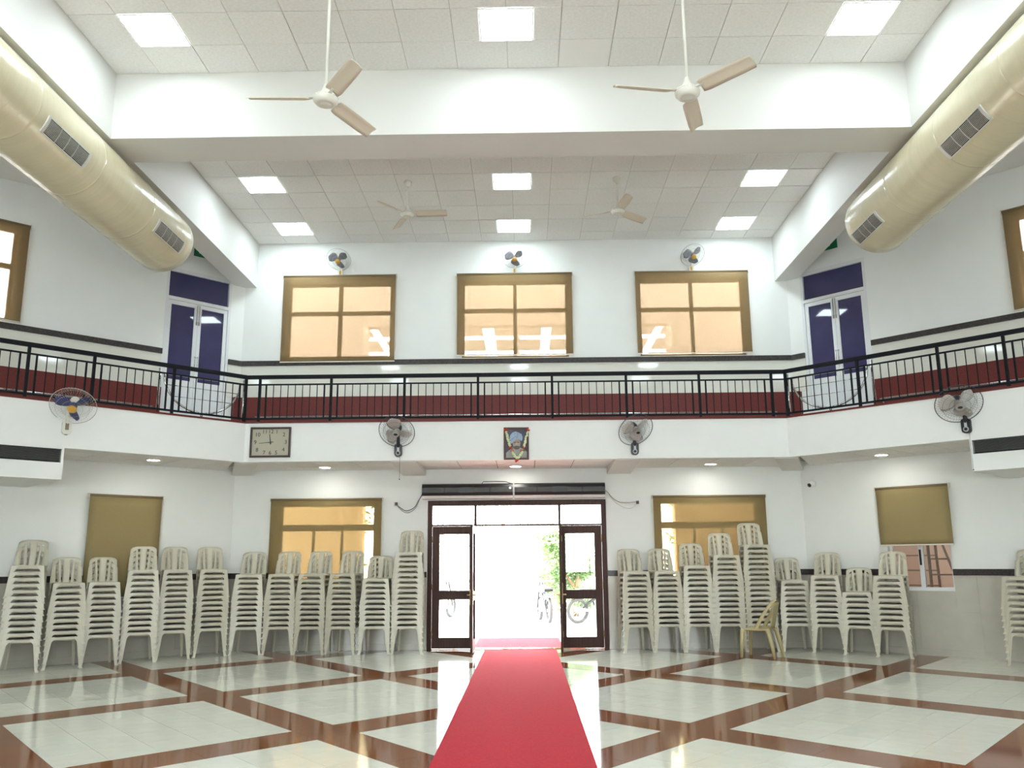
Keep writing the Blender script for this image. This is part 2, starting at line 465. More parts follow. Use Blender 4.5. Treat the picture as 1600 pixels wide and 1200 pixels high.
# dado, bands, cladding (structure)
def strip(kind, x0, x1, z0, z1, t, m, name, label, cat, gaps=()):
    """a thin facing on a wall; x as in frame()"""
    mb = MB()
    segs = []; cur = x0
    for g0, g1 in sorted(gaps):
        if g0 > cur: segs.append((cur, g0))
        cur = max(cur, g1)
    if cur < x1: segs.append((cur, x1))
    for a, b in segs:
        if kind == 'L': a, b = -b, -a
        mb.box(a, b, -t, 0, z0, z1)
    o = mb.build(name, m); tag(o, label, cat, None, 'structure')
    o.location, o.rotation_euler.z = frame(kind)
    return o
jb = [(-1.565, 1.565)]
def dado(kind, x0, x1, gaps, name, label):
    root = thing(name, *frame(kind), label=label, cat='dado', kind='structure')
    n = int(round((x1-x0)/0.9)); w = (x1-x0)/n
    for i in range(n):
        a, b = x0+i*w, x0+(i+1)*w
        for g0, g1 in gaps:
            if a >= g0-0.02 and b <= g1+0.02: a = b
            elif a < g0 < b: b = g0
            elif a < g1 < b: a = g1
        if b-a < 0.03: continue
        for z0, z1 in ((0.10, 0.66), (0.66, 1.205)):
            zt = z1
            for gz in gaps:
                pass
            m_ = MB(); xa, xb = (a, b) if kind != 'L' else (-b, -a)
            m_.box(xa+0.0007, xb-0.0007, -0.012, 0, z0+0.0007, zt-0.0007)
            m_.build('dado_tile', DADO, root)
    k = MB(); cur = x0
    for g0, g1 in list(gaps)+[(x1, x1)]:
        if g0 > cur:
            xa, xb = (cur, g0) if kind != 'L' else (-g0, -cur)
            k.box(xa, xb, -0.016, 0, 0, 0.10)
        cur = g1
    k.build('skirting', DADO, root)
    return root
dado('C', -WC, WC, jb, 'baseboard_back', 'grey cream tile dado along the foot of the back wall')
dado('L', 0, 9.9, [], 'baseboard_left', 'grey cream tile dado along the foot of the left wall')
# right dado leaves the low window free
root = thing('baseboard_right', *frame('R'), label='grey cream tile dado along the foot of the right wall', cat='dado', kind='structure')
for i in range(11):
    a, b = i*0.9, (i+1)*0.9
    for z0, z1 in ((0.10, 0.66), (0.66, 1.205)):
        aa, bb, zz = a, b, z1
        if z1 > 1.0 and bb > 1.40 and aa < 2.38:
            if aa < 1.40: MB().box(aa+0.0007, 1.40, -0.012, 0, z0, z1).build('dado_tile', DADO, root)
            if bb > 2.38: MB().box(2.38, bb-0.0007, -0.012, 0, z0, z1).build('dado_tile', DADO, root)
            aa, bb, zz = max(aa, 1.40), min(bb, 2.38), 0.97
        MB().box(aa+0.0007, bb-0.0007, -0.012, 0, z0+0.0007, zz-0.0007).build('dado_tile', DADO, root)
MB().box(0, 9.9, -0.016, 0, 0, 0.10).build('skirting', DADO, root)

strip('C', -WC, WC, 1.205, 1.30, 0.03, GRANITE, 'trim_1', 'dark granite band across the lower back wall behind the chairs', 'trim', jb+[(h[0], h[1]) for h in LOWER])
strip('L', 0, 9.9, 1.205, 1.30, 0.03, GRANITE, 'trim_2', 'dark granite band along the lower left wall', 'trim', [(1.36, 2.38)])
strip('R', 0, 9.9, 1.205, 1.30, 0.03, GRANITE, 'trim_3', 'dark granite band along the lower right wall', 'trim', [(1.40, 2.38)])
strip('C', -WC, WC, 4.985, 5.078, 0.035, GRANITE, 'trim_4', 'dark granite band below the three upper windows', 'trim')
strip('L', 0, 9.9, 4.985, 5.078, 0.035, GRANITE, 'trim_5', 'dark granite band on the upper left wall beside the blue door', 'trim', [(0.26, 1.46)])
strip('R', 0, 9.9, 4.985, 5.078, 0.035, GRANITE, 'trim_6', 'dark granite band on the upper right wall beside the blue door', 'trim', [(0.26, 1.46)])
strip('C', -WC, WC, 4.39, 4.985, 0.012, CLAD, 'trim_7', 'glossy cream tiling behind the central railing', 'trim')
strip('L', 0, 9.9, 4.39, 4.985, 0.012, CLAD, 'trim_8', 'glossy cream tiling behind the left railing', 'trim', [(0.26, 1.46)])
strip('R', 0, 9.9, 4.39, 4.985, 0.012, CLAD, 'trim_9', 'glossy cream tiling behind the right railing', 'trim', [(0.26, 1.46)])
strip('C', -WC, WC, 3.66, 4.39, 0.10, MAROON, 'trim_10', 'maroon granite ledge along the back of the balcony', 'trim')
strip('L', 0.02, 9.9, 3.66, 4.39, 0.10, MAROON, 'trim_11', 'maroon granite ledge on the left balcony wall', 'trim', [(0.14, 1.46)])
strip('R', 0.02, 9.9, 3.66, 4.39, 0.10, MAROON, 'trim_12', 'maroon granite ledge on the right balcony wall', 'trim', [(0.14, 1.46)])

# ---------------------------------------------------------------- floor
AX = (1.66, 1.71); BX = (-1.755, 2.15); O0 = (-1.626, 8.06)
def lat(a, b):
    return (O0[0]+a*AX[0]+b*BX[0], O0[1]+a*AX[1]+b*BX[1])
def clip(poly, nx, ny, c):
    """keep nx*x + ny*y <= c"""
    out = []
    for i in range(len(poly)):
        p, q = poly[i], poly[(i+1) % len(poly)]
        dp, dq = nx*p[0]+ny*p[1]-c, nx*q[0]+ny*q[1]-c
        if dp <= 0: out.append(p)
        if (dp < 0 < dq) or (dq < 0 < dp):
            t = dp/(dp-dq); out.append((p[0]+t*(q[0]-p[0]), p[1]+t*(q[1]-p[1])))
    return out
def area(p):
    return abs(sum(p[i][0]*p[(i+1)%len(p)][1]-p[(i+1)%len(p)][0]*p[i][1] for i in range(len(p))))/2 if len(p) > 2 else 0
fl = MB(); fl.prism([(-XS,-3.2),(XS,-3.2),(XS,YS),(WC,D+0.05),(-WC,D+0.05),(-XS,YS)], -0.15, -0.003)
floor = struct('floor', fl, GROUT, 'polished floor of ivory tiles and brown diagonal bands', 'floor')
pieces = []
G = 0.0035
def hall_clip(p, side):
    p = clip(p, 1, 0, 0.0) if side < 0 else clip(p, -1, 0, 0.0)
    for c in ((0, -1, 3.2), (0, 1, D), (1, 0, XS), (-1, 0, XS)):
        if len(p) > 2: p = clip(p, *c)
    for sg in (-1, 1):
        if len(p) > 2: p = clip(p, sg*Q, Q, (WC+D)*Q)
    return p
BW = 0.0885     # half band width in lattice units
NT = 5
for a in range(-9, 8):
    for b in range(-8, 8):
        cells = []
        for i in range(NT):
            for j in range(NT):
                w = (1-2*BW)/NT
                cells.append(('floor_tile', a+BW+i*w, a+BW+(i+1)*w, b+BW+j*w, b+BW+(j+1)*w))
        for i in range(2):
            w = (1-2*BW)/2
            cells.append(('band_tile', a+BW+i*w, a+BW+(i+1)*w, b-BW, b+BW))
            cells.append(('band_tile', a-BW, a+BW, b+BW+i*w, b+BW+(i+1)*w))
        cells.append(('band_tile', a-BW, a+BW, b-BW, b+BW))
        for nm, a0, a1, b0, b1 in cells:
            q = [lat(a0,b0), lat(a1,b0), lat(a1,b1), lat(a0,b1)]
            if max(p[0] for p in q) < -XS or min(p[0] for p in q) > 0.0 or max(p[1] for p in q) < -3.2 or min(p[1] for p in q) > D: continue
            cx = sum(p[0] for p in q)/4; cy = sum(p[1] for p in q)/4
            g = 0.0022 if nm == 'floor_tile' else 0.0006
            q = [(p[0]+(cx-p[0])*g/0.25, p[1]+(cy-p[1])*g/0.25) for p in q]
            q = hall_clip(q, -1)
            if area(q) < 0.004: continue
            for s in (-1, 1):
                qq = q if s < 0 else [(-p[0], p[1]) for p in q][::-1]
                c = (sum(p[0] for p in qq)/len(qq), sum(p[1] for p in qq)/len(qq))
                vis = c[1] > 6.3 and abs(c[0]) < 0.64*c[1]+0.5
                pieces.append((nm, qq, c, vis))
for nm, m in (('floor_tile', FLOORW), ('band_tile', FLOORB)):
    lst = sorted([p for p in pieces if p[0] == nm], key=lambda p: (not p[3], p[2][1]))
    rest = MB()
    for k, (n_, q, c, vis) in enumerate(lst):
        if k < 290 and vis:
            mb = MB(); mb.prism([(p[0]-c[0], p[1]-c[1]) for p in q], -0.003, 0.0)
            o = mb.build(nm, m, floor); o.location = (c[0], c[1], 0)
        else: rest.prism(q, -0.003, 0.0)
    o = rest.build(nm + 's_beyond', m, floor); o['kind'] = 'stuff'

# red carpet
cm = MB()
xs = [-0.56, 0.655]
cm.box(xs[0], xs[1], -2.0, D-0.10, 0.0, 0.008)
c1 = cm.build('red_carpet', CARPET); tag(c1, 'red carpet running down the hall to the open door', 'carpet')
cm = MB()
nseg = 24
nodes = []; 
for j in range(nseg+1):
    y = D+0.22 + j*(2.6/nseg)
    zz = 0.0 + (0.05*math.exp(-((y-D-0.5)/0.12)**2) if False else 0.0)
    nodes.append([(Vector((x, y, -0.05+0.008+0.03*math.exp(-((y-D-0.36)/0.10)**2)*(0.2+0.8*(x > 0.2)))), (0,0,-1)) for x in (-0.80, -0.3, 0.2, 0.5, 0.80)])
cm.grid_plate([[ (n[0], n[1]) for n in r] for r in nodes], [[1]*4]*nseg, 0.006)
c2 = cm.build('doormat_runner', CARPET); tag(c2, 'wider red carpet outside the door on the porch, slightly rucked', 'carpet')

# ---------------------------------------------------------------- ceiling, beams
cl = MB(); cl.prism([(-WB,-3.0),(WB,-3.0),(WB,D+0.02),(-WB,D+0.02)], HC+0.012, HC+0.05)
ceil = struct('ceiling', cl, GRID, 'suspended ceiling of speckled acoustic tiles in a grid', 'ceiling')
T = 0.608
tile_mesh = {}
def ctile(x0, x1, y0, y1, m, dz=0.0, rx=0.0):
    key = (round(x1-x0,3), round(y1-y0,3), m.name)
    if key not in tile_mesh:
        w, l = (x1-x0)/2-0.004, (y1-y0)/2-0.004
        b = MB(); b.box(-w, w, -l, l, 0, 0.012)
        me = b.mesh('ceiling_tile'); me.materials.append(m); tile_mesh[key] = me
    o = bpy.data.objects.new('ceiling_tile', tile_mesh[key]); COL.objects.link(o); o.parent = ceil
    o.location = ((x0+x1)/2, (y0+y1)/2, HC+dz); o.rotation_euler.x = rx
cols = [-WB] + [k*T for k in range(-7, 8)] + [WB]
LXS = (-3.95, 0.0, 3.95)
L_ROWS = {1: [8.37], 2: [12.43, 14.28]}
lights = [(x, y) for y in (8.37, 12.43, 14.28) for x in LXS]
bay1 = [B1 - 0.575 - 0.6*k for k in range(5, -1, -1)] + [B1]
bay2 = [B2] + [12.43 + 0.617*k for k in range(-3, 5)] + [D]
for rows in (bay1, bay2):
    for j in range(len(rows)-1):
        y0, y1 = rows[j], rows[j+1]
        litrow = any(abs((y0+y1)/2-(y+0.3)) < 0.2 for y in (8.37, 12.43, 14.28))
        for i in range(len(cols)-1):
            x0, x1 = cols[i], cols[i+1]
            if litrow:
                spans = [(x0, x1)]
                for lx in LXS:
                    new = []
                    for a, b in spans:
                        c0, c1_ = (lx-0.305, lx+0.305)
                        if b <= c0+0.02 or a >= c1_-0.02: new.append((a, b)); continue
                        if a < c0-0.03: new.append((a, c0))
                        if b > c1_+0.03: new.append((c1_, b))
                    spans = new
            else: spans = [(x0, x1)]
            for a, b in spans:
                smooth = rows is bay1 and j == len(rows)-2 and abs(a-T) < 0.05
                r = random.random()
                ctile(a, b, y0, y1, TILE_S if smooth else TILE_C, dz=(0.004 if r < 0.15 else 0.0), rx=(0.008 if r > 0.93 else 0.0))
# ceiling plain part behind the camera
b = MB(); b.box(-WB, WB, -3.0, bay1[0], HC, HC+0.012); o = b.build('plain_panel', TILE_C, ceil)

def panel_light(x, y, label):
    t = thing('ceiling_light', (x, y+0.3, HC), 0, label, 'light', 'square ceiling lights')
    f = MB()
    for a in ((-0.30,-0.286,-0.30,0.30),(0.286,0.30,-0.30,0.30),(-0.286,0.286,-0.30,-0.286),(-0.286,0.286,0.286,0.30)):
        f.box(*a, -0.008, 0.006)
    f.build('frame', WHITEM, t)
    MB().box(-0.286,0.286,-0.286,0.286,-0.004,0.004).build('diffuser', LEDM, t)
side = {-3.95: 'left', 0.0: 'middle', 3.95: 'right'}
rown = {8.37: 'of the three square lights nearest the camera, before the cross beam', 12.43: 'square light of the first row behind the cross beam', 14.28: 'square light of the last row by the back wall'}
for x, y in lights: panel_light(x, y, side[x] + ' ' + rown[y])
for y in (6.4, 4.4, 2.4, -0.6):  # rows out of view, added as fill for the lower walls and chairs
    for x in LXS: panel_light(x, y, f'{side[x]} added square fill light of the {dict(zip((6.4,4.4,2.4,-0.6),("second","third","fourth","last")))[y]} row before the cross beam')

pace = {6.4: 'second', 4.4: 'third', 2.4: 'fourth', -0.6: 'last'}
for sg in (-1, 1):  # unseen panels added over the aisles to brighten the angled walls
    for sx_, y, w_ in ((7.9, 10.3, 'first'), (9.6, 8.2, 'second'), (8.6, 5.6, 'third'), (8.6, 2.6, 'fourth'), (8.6, -0.4, 'last')):
        t = thing('ceiling_light', (sg*sx_, y, 7.36), 0, f'added square fill light over the {"left" if sg < 0 else "right"} side aisle, {w_} from the door end', 'light', 'square ceiling lights')
        f = MB()
        for a in ((-0.30,-0.286,-0.30,0.30),(0.286,0.30,-0.30,0.30),(-0.286,0.286,-0.30,-0.286),(-0.286,0.286,0.286,0.30)): f.box(*a, -0.008, 0.0)
        f.build('frame', WHITEM, t)
        MB().box(-0.286,0.286,-0.286,0.286,-0.004,0.0).build('diffuser', LEDM, t)
bm_ = MB(); bm_.box(-WB, WB, B1, B2, HS, HC+0.05)
struct('beam_cross', bm_, BEAMP, 'deep white cross beam spanning the hall below the ceiling', 'beam')
bm_ = MB(); bm_.box(-5.165, -WB, -3.0, D, HS, 7.6)
struct('beam_left', bm_, BEAMP, 'long white beam along the left side of the ceiling', 'beam')
bm_ = MB(); bm_.box(WB, 5.165, -3.0, D, HS, 7.6)
struct('beam_right', bm_, BEAMP, 'long white beam along the right side of the ceiling', 'beam')
bm_ = MB(); bm_.box(-WB, WB, 0.9, 1.5, HS, HC+0.05)
struct('beam_behind', bm_, BEAMP, 'second white cross beam over the camera', 'beam')
for sg, nm in ((-1, 'left'), (1, 'right')):
    b = MB(); b.prism([(sg*5.165,-3.2),(sg*XS,-3.2),(sg*XS,YS),(sg*5.165,D-0.12)], 7.36, 7.40)
    struct('ceiling_' + nm, b, CEIL, f'flat pale ceiling of the {nm} side aisle above the duct', 'ceiling')

# ---------------------------------------------------------------- balcony
SL = 8.6
def bal_poly(kind, zi=0.0):
    if kind == 'C': return [(-WR-0.03,DR+0.06),(WR+0.03,DR+0.06),(WC,D),(-WC,D)]
    sg = -1 if kind == 'L' else 1
    e = 0.06*Q
    return [(sg*(WR+0.03),DR+0.06),(sg*WC,D),(sg*(WC+(SL+1.3)*Q),D-(SL+1.3)*Q),(sg*(WR+SL*Q)+sg*e,DR-SL*Q+e)]
wordk = {'C': 'middle', 'L': 'left', 'R': 'right'}
for k in 'CLR':
    b = MB(); b.prism(bal_poly(k), 3.16, 3.66)
    struct('floor_balcony_' + wordk[k], b, BEAMP, f'balcony floor slab, {wordk[k]} section', 'floor')
fasc = {}
for k in 'CLR':
    b = MB()
    if k == 'C': b.prism([(-WR,DR),(WR,DR),(WR+0.05,DR+0.12),(-WR-0.05,DR+0.12)], Z_F0, 3.672)
    elif k == 'L': b.prism([(0,0),(-SL,0),(-SL,0.12),(0.05,0.12)], Z_F0, 3.672)
    else: b.prism([(0,0),(SL,0),(SL,0.12),(-0.05,0.12)], Z_F0, 3.672)
    o = struct('wall_balcony_' + wordk[k], b, WALL, f'white balcony front, {wordk[k]} section', 'wall')
    if k != 'C': o.location, o.rotation_euler.z = fplace(k)
    b = MB()
    if k == 'C': b.prism([(-WR,DR-0.015),(WR,DR-0.015),(WR+0.08,DR+0.2),(-WR-0.08,DR+0.2)], 3.672, 3.70)
    elif k == 'L': b.prism([(0.006,-0.015),(-SL,-0.015),(-SL,0.2),(0.08,0.2)], 3.672, 3.70)
    else: b.prism([(-0.006,-0.015),(SL,-0.015),(SL,0.2),(-0.08,0.2)], 3.672, 3.70)
    o = struct('trim_coping_' + wordk[k], b, MAROON, f'maroon granite coping under the {wordk[k]} railing', 'trim')
    if k != 'C': o.location, o.rotation_euler.z = fplace(k)

# soffit tiles below the balcony
def soffit(kind):
    root = thing('ceiling_balcony_' + wordk[kind], *fplace(kind), label=f'tiled soffit under the {wordk[kind]} balcony', cat='ceiling', kind='structure')
    if kind == 'C': spans = [(-3.95, -1.995), (-1.595, 1.595), (1.995, 3.95)]
    elif kind == 'L': spans = [(-2.64, -0.17)]
    else: spans = [(0.17, 2.64)]
    dep = D-DR
    for a, b in spans:
        n = max(1, round((b-a)/0.6)); w = (b-a)/n
        for i in range(n):
            for y0, y1 in ((0.13, 0.45), (0.45, 1.05), (1.05, dep)):
                MB().box(a+i*w+0.008, a+(i+1)*w-0.008, y0+0.008, y1-0.012, Z_SOF, Z_SOF+0.012).build('soffit_tile', TILE_C, root)
    e_ = dep-0.012
    if kind == 'C': quads = [[(sg*3.958, 0.138), (sg*4.15, 0.138), (sg*4.70, e_), (sg*3.958, e_)] for sg in (-1, 1)]
    else:
        sg = -1 if kind == 'L' else 1
        quads = [[(sg*0.162, 0.138), (sg*0.162, e_), (-sg*0.47, e_), (sg*0.10, 0.138)]]
    off_y = DR if kind == 'C' else 0.0
    for q_ in quads: MB().prism(q_, Z_SOF, Z_SOF+0.012).build('soffit_tile', TILE_C, root)
    x0, x1 = spans[0][0]-0.4, spans[-1][1]+0.4
    if kind == 'L': x0, x1 = -9.2, 0.3
    if kind == 'R': x0, x1 = -0.3, 9.2
    MB().box(x0, x1, 0.12, dep, Z_SOF+0.014, Z_SOF+0.03).build('grid_back', GROUT, root)
for k in 'CLR': soffit(k)
def sbeam(x0, x1, label):
    b = MB()
    y0, y1 = DR+0.10, D
    vs = [(x0,y0,3.04),(x1,y0,3.04),(x1,y1,2.965),(x0,y1,2.965),(x0,y0,3.2),(x1,y0,3.2),(x1,y1,3.2),(x0,y1,3.2)]
    b.add(vs, [(0,3,2,1),(4,5,6,7),(0,1,5,4),(1,2,6,5),(2,3,7,6),(3,0,4,7)])
    struct('beam_balcony', b, BEAMP, label, 'beam')
sbeam(-2.0, -1.60, 'short white beam under the balcony left of the entrance')
sbeam(1.60, 2.01, 'short white beam under the balcony right of the entrance')
for sg, nm in ((-1, 'left'), (1, 'right')):
    b = MB()
    c0, c1_ = (sg*4.32, DR+0.10), (sg*4.88, D+0.02)
    h = 0.19
    vs = []
    for (cx, cy), zb in ((c0, 3.04), (c1_, 2.99)):
        vs += [(cx-h, cy, zb), (cx+h, cy, zb), (cx+h, cy, 3.2), (cx-h, cy, 3.2)]
    b.add(vs, [(0,1,2,3),(7,6,5,4),(0,4,5,1),(1,5,6,2),(2,6,7,3),(3,7,4,0)])
    struct('beam_corner', b, BEAMP, f'short white beam under the {nm} corner of the balcony', 'beam')

# dropped boxes with air grilles at both edges of the picture
def bulkhead(kind):
    sg = -1 if kind == 'L' else 1
    root = thing('wall_bulkhead_' + wordk[kind], *fplace(kind), label=f'white dropped box with a long air grille under the {wordk[kind]} balcony', cat='bulkhead', kind='structure')
    x0, x1 = sorted((sg*2.665, sg*7.6))
    dep = 1.6
    b = MB()
    b.box(x0, x1, 0.0, dep, 2.612, 2.845); b.box(x0, x1, 0.0, dep, 3.03, 3.05); b.box(x0, x1, 0.12, dep, 3.05, 3.16)
    b.box(x0, x1, 0.08, dep, 2.845, 3.03)
    for g in ((2.665, 2.70), (7.2, 7.6)):
        a, c = sorted((sg*g[0], sg*g[1])); b.box(a, c, 0.0, 0.09, 2.845, 3.03)
    b.build('box', WALL, root)
    x0, x1 = sorted((sg*2.70, sg*7.2))
    g = thing('air_grille'); g.parent = root
    MB().box(x0, x1, 0.06, 0.078, 2.845, 3.03).build('grille_back', DARK, g)
    fr = MB()
    fr.box(x0, x1, -0.006, 0.03, 2.845, 2.855); fr.box(x0, x1, -0.006, 0.03, 3.02, 3.03)
    fr.build('grille_frame', BLACKP, g)
    sl = MB()
    for i in range(11):
        z = 2.866 + i*0.0142
        sl.add([(x0,-0.002,z),(x1,-0.002,z),(x1,0.022,z+0.007),(x0,0.022,z+0.007),(x0,-0.002,z+0.0025),(x1,-0.002,z+0.0025),(x1,0.022,z+0.0095),(x0,0.022,z+0.0095)],
               [(0,3,2,1),(4,5,6,7),(0,1,5,4),(1,2,6,5),(2,3,7,6),(3,0,4,7)])
    o = sl.build('grille_slats', mat('grille_dark_slat_' + kind, (0.16, 0.16, 0.15), 0.4), g); o['kind'] = 'stuff'
for k in 'LR': bulkhead(k)

# railing
rl = thing('balcony_railing', (0, DR, 3.69), 0, 'long black metal railing along the whole balcony edge', 'railing')
RY = 0.05
def rail_piece(kind, name, mbd):
    o = mbd.build(name, RAIL, rl)
    if kind != 'C':
        loc, rz = fplace(kind); o.location = (loc[0], loc[1]-DR, 0); o.rotation_euler.z = rz
    return o
def rail_section(kind, x0, x1, posts, bals):
    e0, e1 = x0, x1
    rail_piece(kind, 'handrail', MB().bbox(e0, e1, RY-0.03, RY+0.03, 0.722, 0.782, 0.006))
    rail_piece(kind, 'upper_rail', MB().box(e0, e1, RY-0.01, RY+0.01, 0.615, 0.638))
    rail_piece(kind, 'bottom_rail', MB().box(e0, e1, RY-0.01, RY+0.01, 0.048, 0.078))
    for p in posts: rail_piece(kind, 'post', MB().box(p-0.019, p+0.019, RY-0.02, RY+0.02, 0.0, 0.722))
    for p, w in bals: rail_piece(kind, 'baluster', MB().box(p-w, p+w, RY-w, RY+w, 0.078, 0.615))
cp = [-4.15, -2.985, -1.79, -0.594, 0.607, 1.806, 2.985, 4.15]
bl = []
for a, b in zip(cp, cp[1:]):
    for i in range(9): bl.append((a+0.105 + i*(b-a-0.215)/8, 0.0115 if i in (0, 8) else 0.0055))
rail_section('C', -WR-0.02, WR+0.02, cp, bl)
for k, sg in (('L', -1), ('R', 1)):
    sp = [0.0, 1.19, 2.36, 3.22, 4.4, 5.58, 6.76, 7.9]
    bl = []
    for a, b in zip(sp, sp[1:]):
        n = 9 if b-a > 1 else 6
        for i in range(n): bl.append((sg*(a+0.105+i*(b-a-0.21)/(n-1)), 0.0115 if i in (0, n-1) else 0.0055))
    x0, x1 = sorted((-sg*0.02, sg*SL))
    rail_section(k, x0, x1, [sg*s for s in sp], bl)
# pipe added to stand in for the shining line behind the railing foot
for k in 'CLR':
    b = MB()
    x0, x1 = {'C': (-WR+0.1, WR-0.1), 'L': (-SL, -1.45), 'R': (1.45, SL)}[k]
    b.tube([(x0, 0.14, 3.80), (x1, 0.14, 3.80)], 0.011, 8)
    for i in range(int((x1-x0)/1.2)+1): b.tube([(x0+0.05+i*1.2, 0.14, 3.70), (x0+0.05+i*1.2, 0.14, 3.80)], 0.008, 6)
    o = b.build('foot_shine_line', CHROME); tag(o, f'added thin pipe for the shining line behind the foot of the {wordk[k]} railing', 'pipe')
    o.location, o.rotation_euler.z = fplace(k)

# chrome half-round gates in front of the balcony doors
def gate(kind):
    sg = -1 if kind == 'L' else 1
    loc, rz = fplace(kind, 0, 3.70)
    g = thing('steel_gate', loc, rz, f'polished steel half round guard in front of the {wordk[kind]} blue door', 'guard rail', 'steel guards')
    y = 0.115
    for s in (-0.03 + 0.03, 1.385): MB().tube([(sg*s, y, 0), (sg*s, y, 0.70)], 0.02, 12).build('post', CHROME, g)
    pts = []
    for i in range(25):
        a = PI + PI*i/24
        pts.append((sg*(0.69+0.62*math.cos(a)), y, 0.62+0.545*math.sin(a)))
    MB().tube(pts, 0.017, 10).build('arc', CHROME, g)
    MB().tube([(0, y, 0.625), (sg*1.385, y, 0.625)], 0.012, 8).build('top_rod', CHROME, g)
    for z in (0.46, 0.29):
        w = 0.62*math.sqrt(max(0, 1-((0.62-z)/0.545)**2))
        MB().tube([(sg*(0.69-w), y, z), (sg*(0.69+w), y, z)], 0.006, 6).build('cross_rod', CHROME, g)
    MB().tube([(sg*0.69, y, 0), (sg*0.69, y, 0.085)], 0.02, 12).build('foot', CHROME, g)
gate('L'); gate('R')

# ---------------------------------------------------------------- upper windows and blinds
def window(name, kind, hole, mulls, trans, label, fw_=0.05, fm=WFRAME):
    """hole (x0,x1,z0,z1) in frame coordinates; mulls: [(x, half, z0, z1)], trans: [(z, half)]"""
    x0, x1, z0, z1 = hole
    if kind == 'L': x0, x1 = -hole[1], -hole[0]; mulls = [(-m_[0], *m_[1:]) for m_ in mulls]
    t = thing(name, *frame(kind), label=label, cat='window', kind='structure')
    f = MB(); y0, y1 = 0.08, 0.13
    f.box(x0, x0+fw_, y0, y1, z0, z1); f.box(x1-fw_, x1, y0, y1, z0, z1)
    f.box(x0+fw_, x1-fw_, y0, y1, z0, z0+fw_); f.box(x0+fw_, x1-fw_, y0, y1, z1-fw_, z1)
    f.build('frame', fm, t)
    cuts = sorted([z0+fw_] + [v for tz, th_ in trans for v in (tz-th_, tz+th_)] + [z1-fw_])
    for tz, th_ in trans: MB().box(x0+fw_, x1-fw_, y0, y1, tz-th_, tz+th_).build('transom', fm, t)
    for j in range(0, len(cuts), 2):
        za, zb = cuts[j], cuts[j+1]
        ms = sorted([m_ for m_ in mulls if m_[2] < (za+zb)/2 < m_[3]])
        xc = [x0+fw_] + [v for m_ in ms for v in (m_[0]-m_[1], m_[0]+m_[1])] + [x1-fw_]
        for m_ in ms: MB().box(m_[0]-m_[1], m_[0]+m_[1], y0, y1, za, zb).build('mullion', fm, t)
        for i in range(0, len(xc), 2):
            MB().box(xc[i], xc[i+1], 0.1, 0.106, za, zb).build('pane', GLASS, t)
    return t
def blind(kind, x0, x1, z0, z1, m, label, chain=None, off=0.055, group='tan roller blinds'):
    if kind == 'L': x0, x1 = -x1, -x0
    t = thing('roller_blind', *frame(kind), label=label, cat='blind', group=group)
    tb = MB(); tb.tube([(x0, -off, z1-0.008), (x1, -off, z1-0.008)], 0.024, 14); tb.build('roller', CASS, t)
    for x in (x0-0.012, x1): MB().box(x, x+0.012, -off-0.03, 0, z1-0.04, z1+0.022).build('bracket', BBAR, t)
    nodes = []; nx, nz = 8, 10
    for j in range(nz+1):
        z = z0+0.012 + (z1-z0-0.03)*j/nz
        nodes.append([(Vector((x0+0.006+(x1-x0-0.012)*i/nx, -off-0.016+0.003*math.sin(i*1.7+z)*(1-j/nz), z)), (0,1,0)) for i in range(nx+1)])
    f = MB(); f.grid_plate(nodes, [[1]*nx]*nz, 0.0012); f.build('fabric', m, t)
    MB().bbox(x0, x1, -off-0.026, -off-0.004, z0-0.006, z0+0.014, 0.004).build('bottom_bar', BBAR, t)
    if chain is not None:
        xx = x0-0.005 if chain < 0 else x1+0.005
        MB().tube([(xx, -off, z1), (xx, -off-0.01, (z0+z1)/2), (xx, -off, z0+0.2)], 0.003, 5).build('pull_chain', BBAR, t)
    return t
window('window_1', 'C', UPPER[0], [(-3.235, 0.037, 5, 7)], [(5.99, 0.037)], 'left upper window of four panes behind a tan blind')
window('window_2', 'C', UPPER[1], [(0.0, 0.032, 5, 7)], [(6.008, 0.036)], 'middle upper window of four panes behind a tan blind')
window('window_3', 'C', UPPER[2], [(3.253, 0.032, 5, 7)], [(5.993, 0.036)], 'right upper window of four panes behind a tan blind')
blind('C', -4.28, -2.19, 5.035, 6.677, BLIND_U, 'tan roller blind of the left upper window, hanging lowest', 1)
blind('C', -1.066, 1.058, 5.125, 6.677, BLIND_U, 'tan roller blind of the middle upper window', -1)
blind('C', 2.211, 4.29, 5.125, 6.677, BLIND_U, 'tan roller blind of the right upper window', -1)
window('window_4', 'L', HL[0], [(4.7, 0.04, 5, 7)], [(6.0, 0.04)], 'upper window at the left edge with bright sky behind its blind')
window('window_5', 'R', HR[0], [(4.7, 0.04, 5, 7)], [(6.0, 0.04)], 'upper window at the right edge behind its blind')
blind('L', 3.67, 5.95, 5.10, 6.665, BLIND_U, 'tan roller blind at the left edge, glowing in daylight', None)
blind('R', 3.67, 5.95, 5.10, 6.695, BLIND_U, 'tan roller blind of the upper window at the right edge', None)
lm = lambda xs: [(x, 0.023, 0.9, 2.07) for x in xs]
window('window_6', 'C', LOWER[0], lm((-3.58, -3.075)), [(2.068, 0.055)], 'lower window left of the door, three panes under a long top pane', 0.06)
window('window_7', 'C', LOWER[1], lm((3.104, 3.598)), [(2.068, 0.055)], 'lower window right of the door, three panes under a long top pane', 0.06)
blind('C', -4.32, -2.355, 0.95, 2.56, BLIND_L, 'tan roller blind of the lower window left of the door', None)
blind('C', 2.378, 4.34, 0.95, 2.56, BLIND_L, 'tan roller blind of the lower window right of the door', None)
window('window_8', 'L', HL[1], [(1.87, 0.03, 0.9, 2.6)], [], 'lower window of the left wall behind a fully drawn blind')
